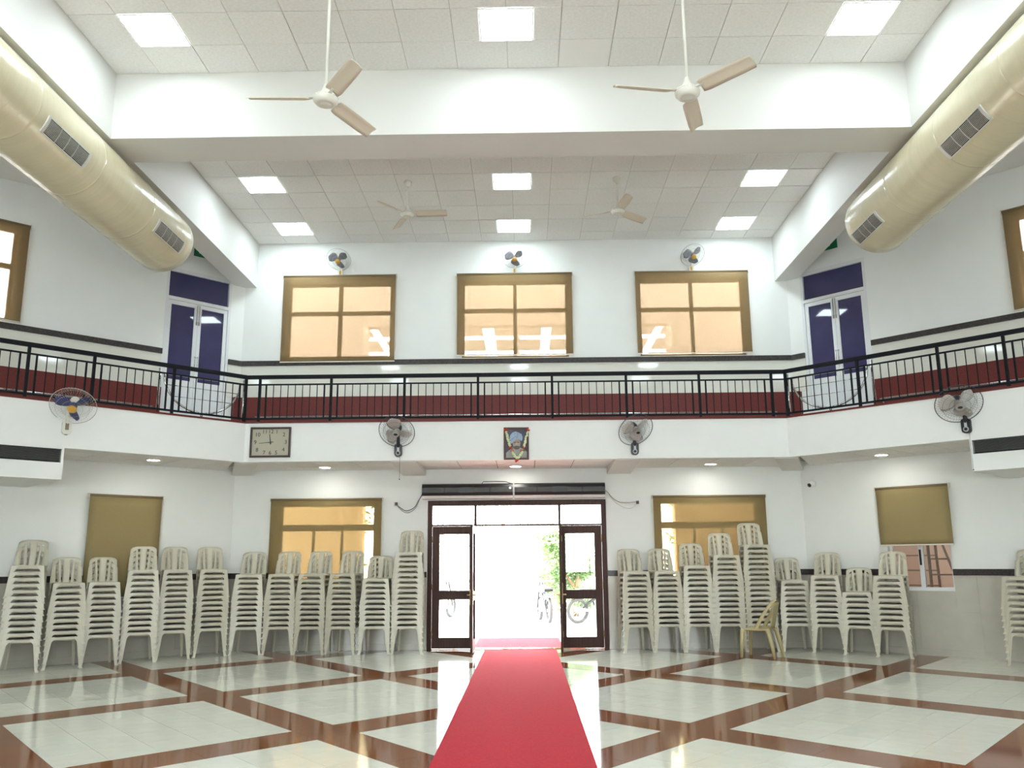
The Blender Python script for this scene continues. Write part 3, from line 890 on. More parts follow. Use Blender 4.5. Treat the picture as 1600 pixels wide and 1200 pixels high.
b = MB(); b.box(-2.5, -1.2, 0.3, 0.34, 0.9, 2.6); o = b.build('shutter_board', PINKW); tag(o, 'closed board outside the lower left window', 'shutter')
o.location, o.rotation_euler.z = frame('L')
blind('L', 1.285, 2.435, 0.95, 2.545, BLIND_O, 'tan roller blind of the lower left wall, fully drawn behind stacked chairs', 1)
window('window_9', 'R', HR[1], [(1.885, 0.035, 0.9, 2.6)], [], 'sliding window of the lower right wall with a stepladder behind it', 0.05, ALU)
blind('R', 1.32, 2.455, 1.668, 2.585, BLIND_O, 'tan roller blind of the lower right wall, drawn only half way', -1)
lk = MB(); lk.box(1.868, 1.892, 0.055, 0.08, 1.36, 1.60); o = lk.build('window_latch', BLACKP); tag(o, 'long black latch on the sliding window frame, lower right', 'latch')
o.location, o.rotation_euler.z = frame('R')

for i, (x0, x1, z0, z1) in enumerate(REARH):  # unseen windows added behind the camera to brighten the lower hall
    t = thing(f'window_{10+i}', ((x0+x1)/2, -3.2, 0), PI, f'added daylight window in the unseen rear wall, {("lower first", "lower second", "lower third", "lower fourth", "upper first", "upper second")[i]} from the left side', 'window', kind='structure')
    h_ = (x1-x0)/2; f = MB()
    for a in ((-h_, -h_+0.06, z0, z1), (h_-0.06, h_, z0, z1), (-h_+0.06, h_-0.06, z0, z0+0.06), (-h_+0.06, h_-0.06, z1-0.06, z1)): f.box(a[0], a[1], 0.08, 0.13, a[2], a[3])
    f.build('frame', WFRAME, t)
    MB().box(-0.03, 0.03, 0.08, 0.13, z0+0.06, z1-0.06).build('mullion', WFRAME, t)
    for sg in (-1, 1): MB().box(*sorted((sg*0.03, sg*(h_-0.06))), 0.1, 0.106, z0+0.06, z1-0.06).build('pane', GLASS, t)

# store room behind the lower right window
loc, rz = frame('R')
st = thing('wall_store_room', loc, rz, 'small pinkish store room seen through the lower right window', 'room', kind='structure')
b = MB()
b.box(-0.2, 4.2, 2.6, 2.7, -0.02, 2.75); b.box(-0.3, -0.2, WT, 2.7, -0.02, 2.75); b.box(4.2, 4.3, WT, 2.7, -0.02, 2.75); b.box(-0.3, 4.3, WT, 2.7, 2.75, 2.85)
b.build('store_walls', PINKW, st)
MB().box(-0.3, 4.3, WT, 2.7, 0.42, 0.45).build('store_floor', STOREF, st)
MB().box(-0.2, 4.2, 2.55, 2.6, 0.45, 0.75).build('store_skirting', mat('store_skirting_stone', (0.16, 0.10, 0.08), 0.4), st)
t = thing('store_fill_lamp', frame('R', 1.9, 2.70, -1.2)[0], rz, 'added fill lamp on the unseen ceiling of the store room', 'light')  # unseen lamp added to brighten the store room
MB().lathe([(0.16, 0.04), (0.16, 0.0), (0.12, -0.02), (1e-6, -0.025)], 20).build('diffuser', mat('store_fill_diffuser', (0.9,0.9,0.9), 0.5, emit=(1.0,0.95,0.88), estr=26.0), t)
# stepladder
lp, _ = frame('R', 2.02, 0.45, -0.75)
ld = thing('stepladder', lp, rz, 'steel stepladder standing behind the half open lower right window', 'ladder')
MB().box(-0.278, -0.242, -0.035, 0.0, 0, 1.75).build('rail', STEEL, ld)
MB().tube([(0.34, -0.018, 0), (0.34-0.30*1.75, -0.018, 1.75)], 0.02, 6).build('rail', STEEL, ld)
for i in range(3): MB().box(-0.85, -0.36, 0.55, 0.60, 0.55+i*0.25, 0.575+i*0.25).build('rear_step', STEEL, ld)
for sx in (-0.26, 0.26):
    o = MB().box(-0.016, 0.016, -0.02, 0.02, 0, 1.80).build('rear_leg', STEEL, ld); o.location = (sx*1.5, 0.72, 0); o.rotation_euler = (0.36, -0.12 if sx > 0 else 0.12, 0)
for i in range(6): MB().box(-0.26, 0.34-0.30*(0.25+i*0.25), -0.06, 0.02, 0.24+i*0.25, 0.265+i*0.25).build('step', STEEL, ld)
MB().box(-0.27, 0.27, -0.08, 0.10, 1.74, 1.77).build('platform', STEEL, ld)
lp, _ = frame('R', 2.80, 1.15, -2.5)
rb = thing('notice_board', lp, rz, 'dark red board on the store room wall', 'board')
MB().box(-0.35, 0.35, -0.02, 0.05, 0.25, 1.0).build('panel', mat('red_board', (0.20, 0.015, 0.015), 0.5, var=0.3, vscale=9), rb)

# ---------------------------------------------------------------- blue balcony doors
def blue_door(name, kind, label):
    t = thing(name, *frame(kind), label=label, cat='door', kind='structure')
    sg = -1 if kind == 'L' else 1
    X = lambda a, b: tuple(sorted((sg*a, sg*b)))
    f = MB(); y0, y1 = 0.0, 0.10
    for a, b_, z0, z1 in ((0.26,0.31,3.69,6.56),(1.41,1.46,3.69,6.56),(0.31,1.41,6.50,6.56),(0.31,1.41,5.985,6.045)):
        x0, x1 = X(a, b_); f.box(x0, x1, y0, y1, z0, z1)
    f.build('frame', ALU, t)
    x0, x1 = X(0.31, 1.41); MB().box(x0, x1, 0.05, 0.06, 6.045, 6.50).build('transom_pane', NAVY, t)
    for a, b_ in ((0.315, 0.857), (0.863, 1.405)):
        lf = MB(); w = 0.062
        for c, d, z0, z1 in ((a, a+w, 3.70, 5.98), (b_-w, b_, 3.70, 5.98), (a+w, b_-w, 5.91, 5.98), (a+w, b_-w, 3.70, 3.80), (a+w, b_-w, 4.48, 4.58)):
            x0, x1 = X(c, d); lf.box(x0, x1, 0.015, 0.06, z0, z1)
        leaf = lf.build('door_leaf', ALU, t)
        x0, x1 = X(a+w, b_-w)
        MB().box(x0, x1, 0.035, 0.045, 4.58, 5.91).build('pane', NAVY, leaf)
        MB().box(x0, x1, 0.035, 0.045, 3.80, 4.48).build('kick_panel', ALU, leaf)
        hx = 0.838 if a < 0.5 else 0.882
        hd = MB(); hd.tube([(sg*hx, 0.015, 5.02), (sg*hx, -0.03, 5.02), (sg*hx, -0.03, 4.82), (sg*hx, 0.015, 4.82)], 0.008, 8); hd.build('handle', CHROME, leaf)
        bo = MB(); bo.tube([(sg*hx, 0.006, 5.96), (sg*hx, 0.006, 5.66)], 0.006, 6); bo.box(sg*hx-0.011, sg*hx+0.011, -0.004, 0.016, 5.60, 5.66); bo.build('bolt', STEEL, leaf)
    # dark backing room so that nothing shines through the gaps
    x0, x1 = X(0.2, 1.5); MB().box(x0, x1, 0.14, 0.16, 3.6, 6.6).build('backing', DARK, t)
    return t
blue_door('door_1', 'L', 'white framed double door with dark blue glass on the left balcony')
blue_door('door_2', 'R', 'white framed double door with dark blue glass on the right balcony')

# exit signs
def exit_sign(kind):
    c = 0.68
    loc, rz = frame(kind, c, 6.985, 0.0)
    t = thing('exit_sign', loc, rz, f'green exit sign above the {wordk[kind]} blue door, half hidden by the beam', 'sign', 'exit signs')
    MB().bbox(-0.34, 0.34, -0.025, 0, -0.125, 0.125, 0.005).build('plate', GREEN, t)
    lettering('lettering', 'EXIT', 0.22, SIGNW, t, (0, -0.0265, 0), 1.25)
exit_sign('L'); exit_sign('R')

# ---------------------------------------------------------------- ducts
def duct(sg, name):
    YE = 11.82 if sg < 0 else 11.42
    t = thing('air_duct', (-5.06 if sg < 0 else 5.08, YE, 6.03), 0, f'fat cream round air duct hanging along the {name} side of the hall', 'duct', 'air ducts')
    R_ = 0.44
    rot = Matrix.Rotation(PI/2, 4, 'X')       # z axis -> -y
    prof = [(R_-0.02, 0.0), (R_, 0.012)]
    z = 0.012
    k = 0
    while z < 13.2:
        z += 0.19; k += 1
        h_ = 0.0025 if k % 7 == 0 else 0.0005
        prof += [(R_, z-0.03), (R_, z-0.008), (R_+h_, z-0.003), (R_+h_, z+0.003), (R_, z+0.008), (R_, z+0.03)]
    MB().lathe(prof, 64, rot).build('body', DUCT, t)
    MB().lathe([(1e-6, -0.004), (R_-0.015, -0.004), (R_-0.002, 0.004)], 64, rot).build('end_cap', DUCT, t)
    ang = math.radians(-26) if sg < 0 else math.radians(-154 + 12)
    for Y0, Y1 in (((8.01, 8.79), (10.71, 11.50)) if sg < 0 else ((7.92, 8.71), (10.55, 11.31))):
        g = thing('duct_grille'); g.parent = t
        half = math.radians(10.5)
        def P(a, y, r): return (r*math.cos(a), y-YE, r*math.sin(a))
        fr = MB()
        def slab(a0, a1, y0, y1, r0, r1, n=6):
            vs = []
            for i in range(n+1):
                a = a0+(a1-a0)*i/n
                vs += [P(a, y0, r0), P(a, y1, r0), P(a, y1, r1), P(a, y0, r1)]
            fs = []
            for i in range(n):
                p, q = 4*i, 4*i+4
                fs += [(p,q,q+1,p+1),(p+1,q+1,q+2,p+2),(p+2,q+2,q+3,p+3),(p+3,q+3,q,p)]
            fs += [(0,1,2,3),(4*n+3,4*n+2,4*n+1,4*n)]
            return vs, fs
        e = 0.045
        for a0, a1, y0, y1 in ((ang-half-0.03, ang-half, Y0-e, Y1+e), (ang+half, ang+half+0.03, Y0-e, Y1+e), (ang-half, ang+half, Y0-e, Y0), (ang-half, ang+half, Y1, Y1+e)):
            fr.add(*slab(a0, a1, y0, y1, R_-0.005, R_+0.014, 4))
        fr.build('grille_frame', GRILLE, g)
        bk = MB(); bk.add(*slab(ang-half, ang+half, Y0, Y1, R_-0.002, R_+0.005)); bk.build('grille_back', DARK, g)
        sl = MB()
        ns = 12
        for i in range(1, ns):
            a = ang-half+2*half*i/ns
            sl.add(*slab(a-0.0052, a+0.0052, Y0, Y1, R_+0.004, R_+0.013, 1))
        for y in (Y0+0.22, (Y0+Y1)/2, Y1-0.22): sl.add(*slab(ang-half, ang+half, y-0.004, y+0.004, R_+0.003, R_+0.009, 4))
        o = sl.build('grille_slats', GRILLE, g); o['kind'] = 'stuff'
    # hangers
    for y in (1.0, 4.0, 7.0, 9.4, 11.2):
        hb = MB()
        hb.tube([(0, y-YE, R_-0.01), (0, y-YE, HS-6.03)], 0.006, 6)
        hb.build('hanger_rod', SILVER, t)
duct(-1, 'left'); duct(1, 'right')

# ---------------------------------------------------------------- ceiling fans
def ceiling_fan(x, y, zh, r, rot, tilt, label):
    t = thing('ceiling_fan', (x, y, zh), 0, label, 'fan', 'ceiling fans')
    top = HC - zh
    MB().tube([(0,0,0.05), (0,0,top-0.03)], 0.0125, 10).build('down_rod', FANWHITE, t)
    MB().lathe([(0.018, top-0.09), (0.055, top-0.05), (0.062, top-0.005), (0.058, top)], 20).build('canopy', FANWHITE, t)
    MB().lathe([(1e-6,-0.062),(0.05,-0.062),(0.052,-0.058),(0.056,-0.062),(0.085,-0.052),(0.104,-0.03),(0.108,-0.008),(0.108,0.004),(0.100,0.014),(0.07,0.032),(0.05,0.05),(0.034,0.075),(0.022,0.11),(0.018,0.13)], 32).build('motor', FANWHITE, t)
    MB().lathe([(0.1085,-0.006),(0.1095,-0.003),(0.1085,0.0)], 32).build('trim_ring', CHROME, t)
    for k in range(3):
        a = rot + k*2*PI/3
        br = MB(); br.box(0.09, 0.18, -0.018, 0.018, 0.0, 0.006)
        nodes = []
        for j, (u, w) in enumerate(((0.135,0.052),(0.16,0.062),(0.3,0.066),(0.5,0.066),(0.8,0.064),(0.985,0.058),(1.0,0.046))):
            row = []
            for i in range(5):
                s = (i-2)/2
                row.append((Vector((u*r if u > 0.2 else u, s*w, 0.004 - s*0.026 - 0.012*(s*s) - 0.012*u)), (0,0,1)))
            nodes.append(row)
        bl = MB(); bl.grid_plate(nodes, [[1]*4]*6, 0.004)
        o = bl.build('blade', FANCREAM, t); o.rotation_euler.z = a
        o2 = br.build('blade_bracket', FANWHITE, o)
ceiling_fan(-1.518, 6.75, 5.36, 0.66, math.radians(64), 0, 'large cream ceiling fan on a long rod, left of the middle')
ceiling_fan(1.575, 6.75, 5.37, 0.65, math.radians(72), 0, 'large cream ceiling fan on a long rod, right of the middle')
ceiling_fan(-1.640, 12.69, 6.80, 0.62, math.radians(-5), 0, 'small looking ceiling fan behind the cross beam, left of the middle')
ceiling_fan(1.640, 12.66, 6.79, 0.62, math.radians(40), 0, 'small looking ceiling fan behind the cross beam, right of the middle')

# ---------------------------------------------------------------- wall fans
def wall_fan(loc, rz, label, R_, tilt, yaw, kind, base_h, nb, spin, cord=0.0, group='wall fans'):
    t = thing('wall_fan', loc, rz, label, 'fan', group)
    dark = kind == 'dark'
    bm1 = BLACKP if dark else FANWHITE
    wire = WIREB if dark else WIREW
    blade_m = {'dark': FANBEIGE, 'grey': FANGREY, 'blue': FANBLUE}[kind]
    hub_m = FANBEIGE if dark else ORANGE
    # wall plate: rounded upright box
    w, h = base_h*0.30, base_h*0.5
    pts = []
    for cx, cz, a0 in ((w-w*0.8, -h+w*0.8, -PI/2), (w-w*0.6, h-w*0.6, 0), (-w+w*0.6, h-w*0.6, PI/2), (-w+w*0.8, -h+w*0.8, PI)):
        rr = w*0.8 if cz < 0 else w*0.6
        for i in range(7):
            a = a0 + PI/2*i/6
            pts.append((cx+rr*math.cos(a), cz+rr*math.sin(a)))
    pl = MB().yprism(pts, -0.055, 0.0).build('wall_plate', bm1, t)
    if dark:
        MB().lathe([(w*0.62, 0), (w*0.62, 0.004), (w*0.4, 0.006), (1e-6, 0.006)], 20, Matrix.Translation((0,-0.055,-h*0.45)) @ Matrix.Rotation(PI/2, 4, 'X')).build('dial_ring', SILVER, pl)
        MB().lathe([(w*0.36, 0), (w*0.34, 0.016), (1e-6, 0.018)], 16, Matrix.Translation((0,-0.06,-h*0.45)) @ Matrix.Rotation(PI/2, 4, 'X')).build('dial', BLACKP, pl)
        MB().box(-w*0.3, w*0.3, -0.060, -0.055, -h*0.1, h*0.6).build('panel', SILVER, pl)
    else:
        MB().bbox(-w*0.42, w*0.42, -0.062, -0.05, -h*0.35, h*0.62, 0.004).build('panel', ORANGE if kind == 'grey' else mat('switch_panel', (0.22,0.18,0.13), 0.4), pl)
        MB().box(-w*0.3, w*0.3, -0.05, -0.02, -h-0.006, -h+0.004).build('cord_outlet', BLACKP, pl)
    hy, hz = -(0.17+R_*0.2), h + R_*0.62
    arm = MB(); arm.tube([(0,-0.03,h*0.5),(0,-0.045,h*1.05),(0,-0.06,hz*0.85),(0,hy*0.55,hz)], [w*0.55, w*0.5, w*0.38, w*0.36], 12)
    arm.build('arm', bm1, t)
    hd = thing('fan_head'); hd.parent = t; hd.location = (0, hy, hz)
    hd.rotation_euler = Matrix.Rotation(yaw, 3, 'Z').to_euler() if False else (tilt, 0, yaw)
    # head local: axis towards -y
    RX = Matrix.Rotation(PI/2, 4, 'X')          # local z -> -y
    MB().lathe([(1e-6,-0.17),(0.03,-0.168),(0.052,-0.15),(0.06,-0.12),(0.06,-0.07),(0.045,-0.045),(0.02,-0.04)], 24, RX).build('motor', FANWHITE if not dark else BLACKP, hd)
    MB().tube([(0,0.05,0),(0,-0.03,0)], 0.007, 8).build('shaft', SILVER, hd)
    MB().lathe([(0.048*R_/0.28,-0.02),(0.05*R_/0.28,0.015),(0.03*R_/0.28,0.03),(1e-6,0.033)], 20, RX).build('spinner', blade_m, hd)
    for k in range(nb):
        a0 = spin + 2*PI*k/nb
        nodes = []
        for j in range(9):
            u = j/8
            rad = R_*(0.14 + 0.70*u)
            wd = (0.62 if kind == 'blue' else 1.0)*R_*(0.10 + 0.26*math.sin(PI*min(1, u*0.82+0.05)))*(0.25 if j == 8 else (0.72 if j == 7 else 1))
            row = []
            for i in range(5):
                s = (i-2)/2
                off = s*wd + R_*0.14*u*u
                ca, sa = math.cos(a0), math.sin(a0)
                row.append((Vector((rad*ca-off*sa, -s*wd*0.42, rad*sa+off*ca)), (0,1,0)))
            nodes.append(row)
        MB().grid_plate(nodes, [[1]*4]*8, 0.0025).build('blade', blade_m, hd)
    ring = MB()
    def circ(r, y, n=48): return [(r*math.cos(2*PI*i/n), y, r*math.sin(2*PI*i/n)) for i in range(n)]
    ring.tube(circ(R_, 0.0), 0.0055 if dark else 0.004, 8, closed=True)
    ring.build('rim', wire, hd)
    cg = MB()
    nw = 44
    for k in range(nw):
        a = 2*PI*k/nw; ca, sa = math.cos(a), math.sin(a)
        for sgn in (-1, 1):
            pr = [(R_, 0.0), (R_*0.97, sgn*0.035), (R_*0.8, sgn*0.062), (R_*0.5, sgn*0.075), (R_*0.19, sgn*0.078)]
            cg.tube([(r*ca, y, r*sa) for r, y in pr], 0.0009, 3, caps=False)
    for r, y in ((R_*0.8, 0.062), (R_*0.72, 0.068), (R_*0.72, -0.068), (R_*0.45, -0.077)):
        cg.tube(circ(r, y, 32), 0.0016, 4, closed=True, caps=False)
    o = cg.build('cage', wire, hd); o['kind'] = 'stuff'
    MB().lathe([(R_*0.2, 0.072),(R_*0.205,0.084),(R_*0.17,0.094),(1e-6,0.097)], 24, RX).build('badge', hub_m, hd)
    if dark:
        MB().lathe([(0.026,0.0965),(0.024,0.101),(1e-6,0.102)], 16, RX @ Matrix.Diagonal((1.25,0.8,1,1))).build('badge_mark', BLACKP, hd)
    if cord > 0:
        c = MB(); c.tube([(w*0.45,-0.03,-h),(w*0.5,-0.035,-h-cord*0.5),(w*0.45,-0.03,-h-cord)], 0.0022, 5); c.ball((w*0.45,-0.03,-h-cord), 0.010, 8, 6)
        c.build('pull_cord', BLACKP, t)
    return t
wall_fan((-3.235, D, 6.725), 0, 'upper wall fan above the left upper window, grey blades', 0.225, math.radians(48), math.radians(-6), 'grey', 0.15, 3, 0.5)
wall_fan((0.0, D, 6.725), 0, 'upper wall fan above the middle upper window, grey blades', 0.215, math.radians(48), math.radians(4), 'grey', 0.15, 3, 0.62)
wall_fan((3.265, D, 6.725), 0, 'upper wall fan above the right upper window, turned right', 0.225, math.radians(46), math.radians(16), 'grey', 0.15, 3, 0.85)
wall_fan((-1.86, DR, 3.21), 0, 'black wall fan with smoky blades between clock and portrait', 0.285, math.radians(40), math.radians(-6), 'dark', 0.20, 3, math.radians(95), 0.36)
wall_fan((1.90, DR, 3.20), 0, 'black wall fan with smoky blades right of the portrait', 0.285, math.radians(40), math.radians(22), 'dark', 0.20, 3, math.radians(45), 0.0)
loc, rz = fplace('R', 2.66, 3.23)
wall_fan(loc, rz, 'black wall fan with smoky blades on the right balcony front', 0.30, math.radians(42), math.radians(30), 'dark', 0.20, 3, math.radians(48), 0.50)
loc, rz = fplace('L', 2.675, 3.33)
wall_fan(loc, rz, 'cream wall fan with blue blades and yellow hub, left balcony front', 0.30, math.radians(46), math.radians(-28), 'blue', 0.19, 3, 0.45, 0.0)

# ---------------------------------------------------------------- clock
ck = thing('wall_clock', (-3.914, DR, 3.361), 0, 'rectangular wall clock with dark frame and beige face', 'clock')
cw, ch = 0.325, 0.243
f = MB(); fwid = 0.030
for a in ((-cw, cw, ch-fwid, ch), (-cw, cw, -ch, -ch+fwid), (-cw, -cw+fwid, -ch+fwid, ch-fwid), (cw-fwid, cw, -ch+fwid, ch-fwid)):
    f.bbox(a[0], a[1], -0.045, 0, a[2], a[3], 0.006)
f.build('case', CLOCKW, ck)
MB().box(-cw+fwid, cw-fwid, -0.018, -0.004, -ch+fwid, ch-fwid).build('dial', CLOCKF, ck)
for n in range(1, 13):
    a = math.radians(90-30*n)
    k = min(0.245/max(abs(math.cos(a)), 1e-3), 0.168/max(abs(math.sin(a)), 1e-3))
    k = 1/((abs(math.cos(a)/0.245))**3 + (abs(math.sin(a)/0.172))**3)**(1/3)
    lettering('numeral', str(n), 0.088, INK, ck, (k*math.cos(a), -0.0192, k*math.sin(a)))
def hand(name, ang, ln, w, y):
    b = MB(); b.yprism([(-w, -ln*0.25), (w, -ln*0.25), (w*0.5, ln), (-w*0.5, ln)], y-0.0015, y)
    o = b.build(name, INK, ck); o.rotation_euler = (0, math.radians(ang), 0); return o
hand('hour_hand', 352, 0.135, 0.009, -0.023); hand('minute_hand', 265, 0.185, 0.006, -0.026)
MB().lathe([(0.011,0),(0.011,0.01),(1e-6,0.012)], 14, Matrix.Translation((0,-0.02,0)) @ Matrix.Rotation(PI/2, 4, 'X')).build('pivot', INK, ck)

# ---------------------------------------------------------------- portrait and garland
pt = thing('portrait', (0.021, DR, 3.303), 0, 'framed portrait of a turbaned man above the entrance, hung with a garland', 'picture')
pw, ph = 0.20, 0.26
f = MB()
for a in ((-pw, pw, ph-0.032, ph), (-pw, pw, -ph, -ph+0.032), (-pw, -pw+0.032, -ph+0.032, ph-0.032), (pw-0.032, pw, -ph+0.032, ph-0.032)):
    f.bbox(a[0], a[1], -0.035, 0, a[2], a[3], 0.005)
f.build('frame', PFRAME, pt)
pic = MB().box(-pw+0.03, pw-0.03, -0.014, -0.006, -ph+0.03, ph-0.03).build('canvas', P_BG, pt)
def blob(name, pts, y, m):
    MB().yprism(pts, y-0.0008, y).build(name, m, pic)
def ell(cx, cz, rx, rz_, n=24, a0=0, a1=2*PI): return [(cx+rx*math.cos(a0+(a1-a0)*i/n), cz+rz_*math.sin(a0+(a1-a0)*i/n)) for i in range(n)]
blob('shoulders', [(-0.165,-0.225),(0.165,-0.225),(0.165,-0.13),(0.11,-0.085),(0.055,-0.062),(0.0,-0.075),(-0.055,-0.062),(-0.11,-0.10),(-0.165,-0.15)], -0.0142, P_SHIRT)
blob('neck', [(-0.045,-0.095),(0.05,-0.095),(0.05,-0.02),(-0.045,-0.02)], -0.0150, P_SKIN)
blob('face', ell(0.005, 0.005, 0.062, 0.080), -0.0158, P_SKIN)
blob('eyes_shadow', [(-0.045,0.022),(-0.012,0.030),(0.006,0.020),(0.020,0.030),(0.055,0.022),(0.05,0.012),(0.02,0.014),(0.006,0.004),(-0.012,0.014),(-0.042,0.010)], -0.0166, P_SHAD)
blob('nose', [(0.0,0.02),(0.012,0.02),(0.02,-0.022),(-0.008,-0.022)], -0.0172, mat('portrait_nose', (0.45, 0.36, 0.29), 0.7))
blob('beard', ell(0.006, -0.062, 0.050, 0.034, 20), -0.0166, P_SHAD)
blob('moustache', [(-0.055,-0.045),(-0.03,-0.024),(0.006,-0.018),(0.042,-0.024),(0.066,-0.045),(0.036,-0.040),(0.006,-0.033),(-0.026,-0.040)], -0.0174, P_BEARD)
blob('turban', [(-0.098,0.02),(-0.108,0.08),(-0.098,0.135),(-0.06,0.178),(-0.015,0.195),(0.03,0.182),(0.05,0.172),(0.085,0.150),(0.102,0.105),(0.098,0.055),(0.082,0.038),(0.05,0.062),(0.012,0.070),(-0.028,0.045),(-0.062,0.008),(-0.082,-0.004)], -0.0182, P_TURB)
blob('turban_fold', [(0.0,0.075),(0.018,0.08),(0.03,0.13),(0.022,0.178),(0.012,0.182),(0.016,0.13)], -0.0190, P_TURB2)
blob('turban_fold', [(-0.09,0.03),(-0.055,0.075),(0.0,0.12),(0.002,0.128),(-0.06,0.088),(-0.096,0.05)], -0.0190, P_TURB2)
gd = thing('garland', (0.021, DR-0.045, 3.303), 0, 'white flower garland with red clusters draped round the portrait', 'garland')
path = []
for i in range(41):
    u = i/40*2-1
    x = 0.178*abs(u)**0.75*(1 if u > 0 else -1) + 0.012
    z = -0.235 + 0.455*abs(u)**1.35
    path.append((x, z))
def strand(i0, i1):
    b = MB()
    for i in range(i0*3, i1*3):
        f_ = i/3; k = int(f_); fr_ = f_-k
        x = path[k][0]*(1-fr_)+path[min(k+1,40)][0]*fr_; z = path[k][1]*(1-fr_)+path[min(k+1,40)][1]*fr_
        for j in range(2):
            b.ball((x+random.uniform(-.012,.012), random.uniform(-.008,.008), z+random.uniform(-.006,.006)), random.uniform(.012,.017), 6, 4)
    b.build('flower_strand', PETALW, gd)
for i0, i1 in ((1, 10), (13, 20), (20, 27), (30, 39)): strand(i0, i1)
def cluster(x, z, m=PETALR, n=14, r=0.022, name='red_flower'):
    b = MB()
    for i in range(n): b.ball((x+random.uniform(-r,r), random.uniform(-.012,.010), z+random.uniform(-r*.7,r*.7)), random.uniform(.008,.012), 6, 4)
    b.build(name, m, gd)
for k in (0, 10, 13, 27, 30, 40): cluster(*path[k])
for k in (11, 28): cluster(path[k][0]+0.02*(1 if k > 20 else -1)*0+0.02, path[k][1], PETALG, 6, 0.016, 'green_leaf')
cluster(0.012, -0.247, PETALG, 8, 0.016, 'green_leaf'); cluster(0.012, -0.285, PETALR, 16, 0.024)

# ---------------------------------------------------------------- downlights
for i, (x, y, lb) in enumerate(((-5.66, 13.42, 'round downlight under the left balcony, above the fully drawn blind'), (-3.26, 14.72, 'round downlight above the lower window left of the door'), (-0.006, 14.80, 'round downlight above the entrance door'), (3.31, 14.74, 'round downlight above the lower window right of the door'), (5.76, 13.65, 'round downlight under the right balcony, above the half drawn blind'))):
    t = thing('downlight', (x, y, Z_SOF), 0, lb, 'light', 'round downlights')
    MB().lathe([(0.095,-0.001),(0.118,-0.001),(0.120,-0.012),(0.10,-0.018),(0.095,-0.014)], 28).build('rim', WHITEM, t)
    MB().lathe([(0.097,-0.003),(0.097,-0.013),(0.05,-0.019),(1e-6,-0.021)], 28).build('diffuser', DOWNM, t)

# ---------------------------------------------------------------- entrance door
dr = thing('door_3', (0, D, 0), 0, 'dark red wooden entrance with glazed leaves, the inner two open', 'door', kind='structure')
f = MB(); y0, y1 = -0.02, 0.10
f.box(-1.555, -1.475, y0, y1, 0, 2.52); f.box(1.475, 1.557, y0, y1, 0, 2.52)
f.box(-1.475, 1.475, y0, y1, 2.43, 2.52)
f.build('frame', WOOD, dr)
MB().box(-1.475, 1.475, y0, y1, 2.075, 2.105).build('transom_bar', WOOD, dr)
for x in (-0.722, 0.748): MB().box(x-0.022, x+0.022, y0, y1, 2.105, 2.43).build('mullion', WOOD, dr)
for a, b_ in ((-1.475,-0.744),(-0.70,0.726),(0.77,1.475)): MB().box(a, b_, 0.03, 0.036, 2.105, 2.43).build('transom_pane', GLASS, dr)
MB().box(-1.475, 1.475, y0, 0.22, -0.02, 0.012).build('threshold', FLOORB, dr)
def leaf(parent, w, name, handle):
    """leaf from hinge x=0 to x=w, thickness along y"""
    sgn = 1 if w > 0 else -1; w = abs(w)
    def bx(a, b_, z0, z1, ya=-0.02, yb=0.02):
        x0, x1 = sorted((sgn*a, sgn*b_)); return (x0, x1, ya, yb, z0, z1)
    l = MB(); s = 0.125
    l.box(*bx(0, s, 0.02, 2.07)); l.box(*bx(w-s+0.03, w, 0.02, 2.07))
    for z0, z1 in ((0.02, 0.20), (0.83, 0.98), (1.935, 2.07)): l.box(*bx(s, w-s+0.03, z0, z1))
    o = l.build(name, WOOD, parent)
    for z0, z1 in ((0.20, 0.83), (0.98, 1.935)): MB().box(*bx(s, w-s+0.03, z0, z1, -0.003, 0.003)).build('pane', GLASS, o)
    for z in (0.25, 1.05, 1.85): MB().tube([(0, -0.022, z-0.05), (0, -0.022, z+0.05)], 0.007, 8).build('hinge', BRASS, o)
    if handle:
        h = MB()
        hx = sgn*(w-0.055)
        for yy in (-1, 1):
            h.box(hx-0.022, hx+0.022, *sorted((yy*0.02, yy*0.026)), 0.78, 1.02)
            h.tube([(hx, yy*0.02, 0.93), (hx, yy*0.07, 0.93), (hx-sgn*0.11, yy*0.075, 0.925)], 0.010, 8)
        h.build('handle', BRASS, o)
    return o
o = leaf(dr, 0.735, 'door_leaf', False); o.location = (-1.47, 0.0, 0)
o = leaf(dr, -0.725, 'door_leaf', False); o.location = (1.47, 0.0, 0)
o = leaf(dr, 0.74, 'door_leaf', True); o.location = (-0.735, -0.06, 0); o.rotation_euler.z = math.radians(-90.5)
o = leaf(dr, -0.74, 'door_leaf', True); o.location = (0.755, -0.06, 0); o.rotation_euler.z = math.radians(90 - 2.5)

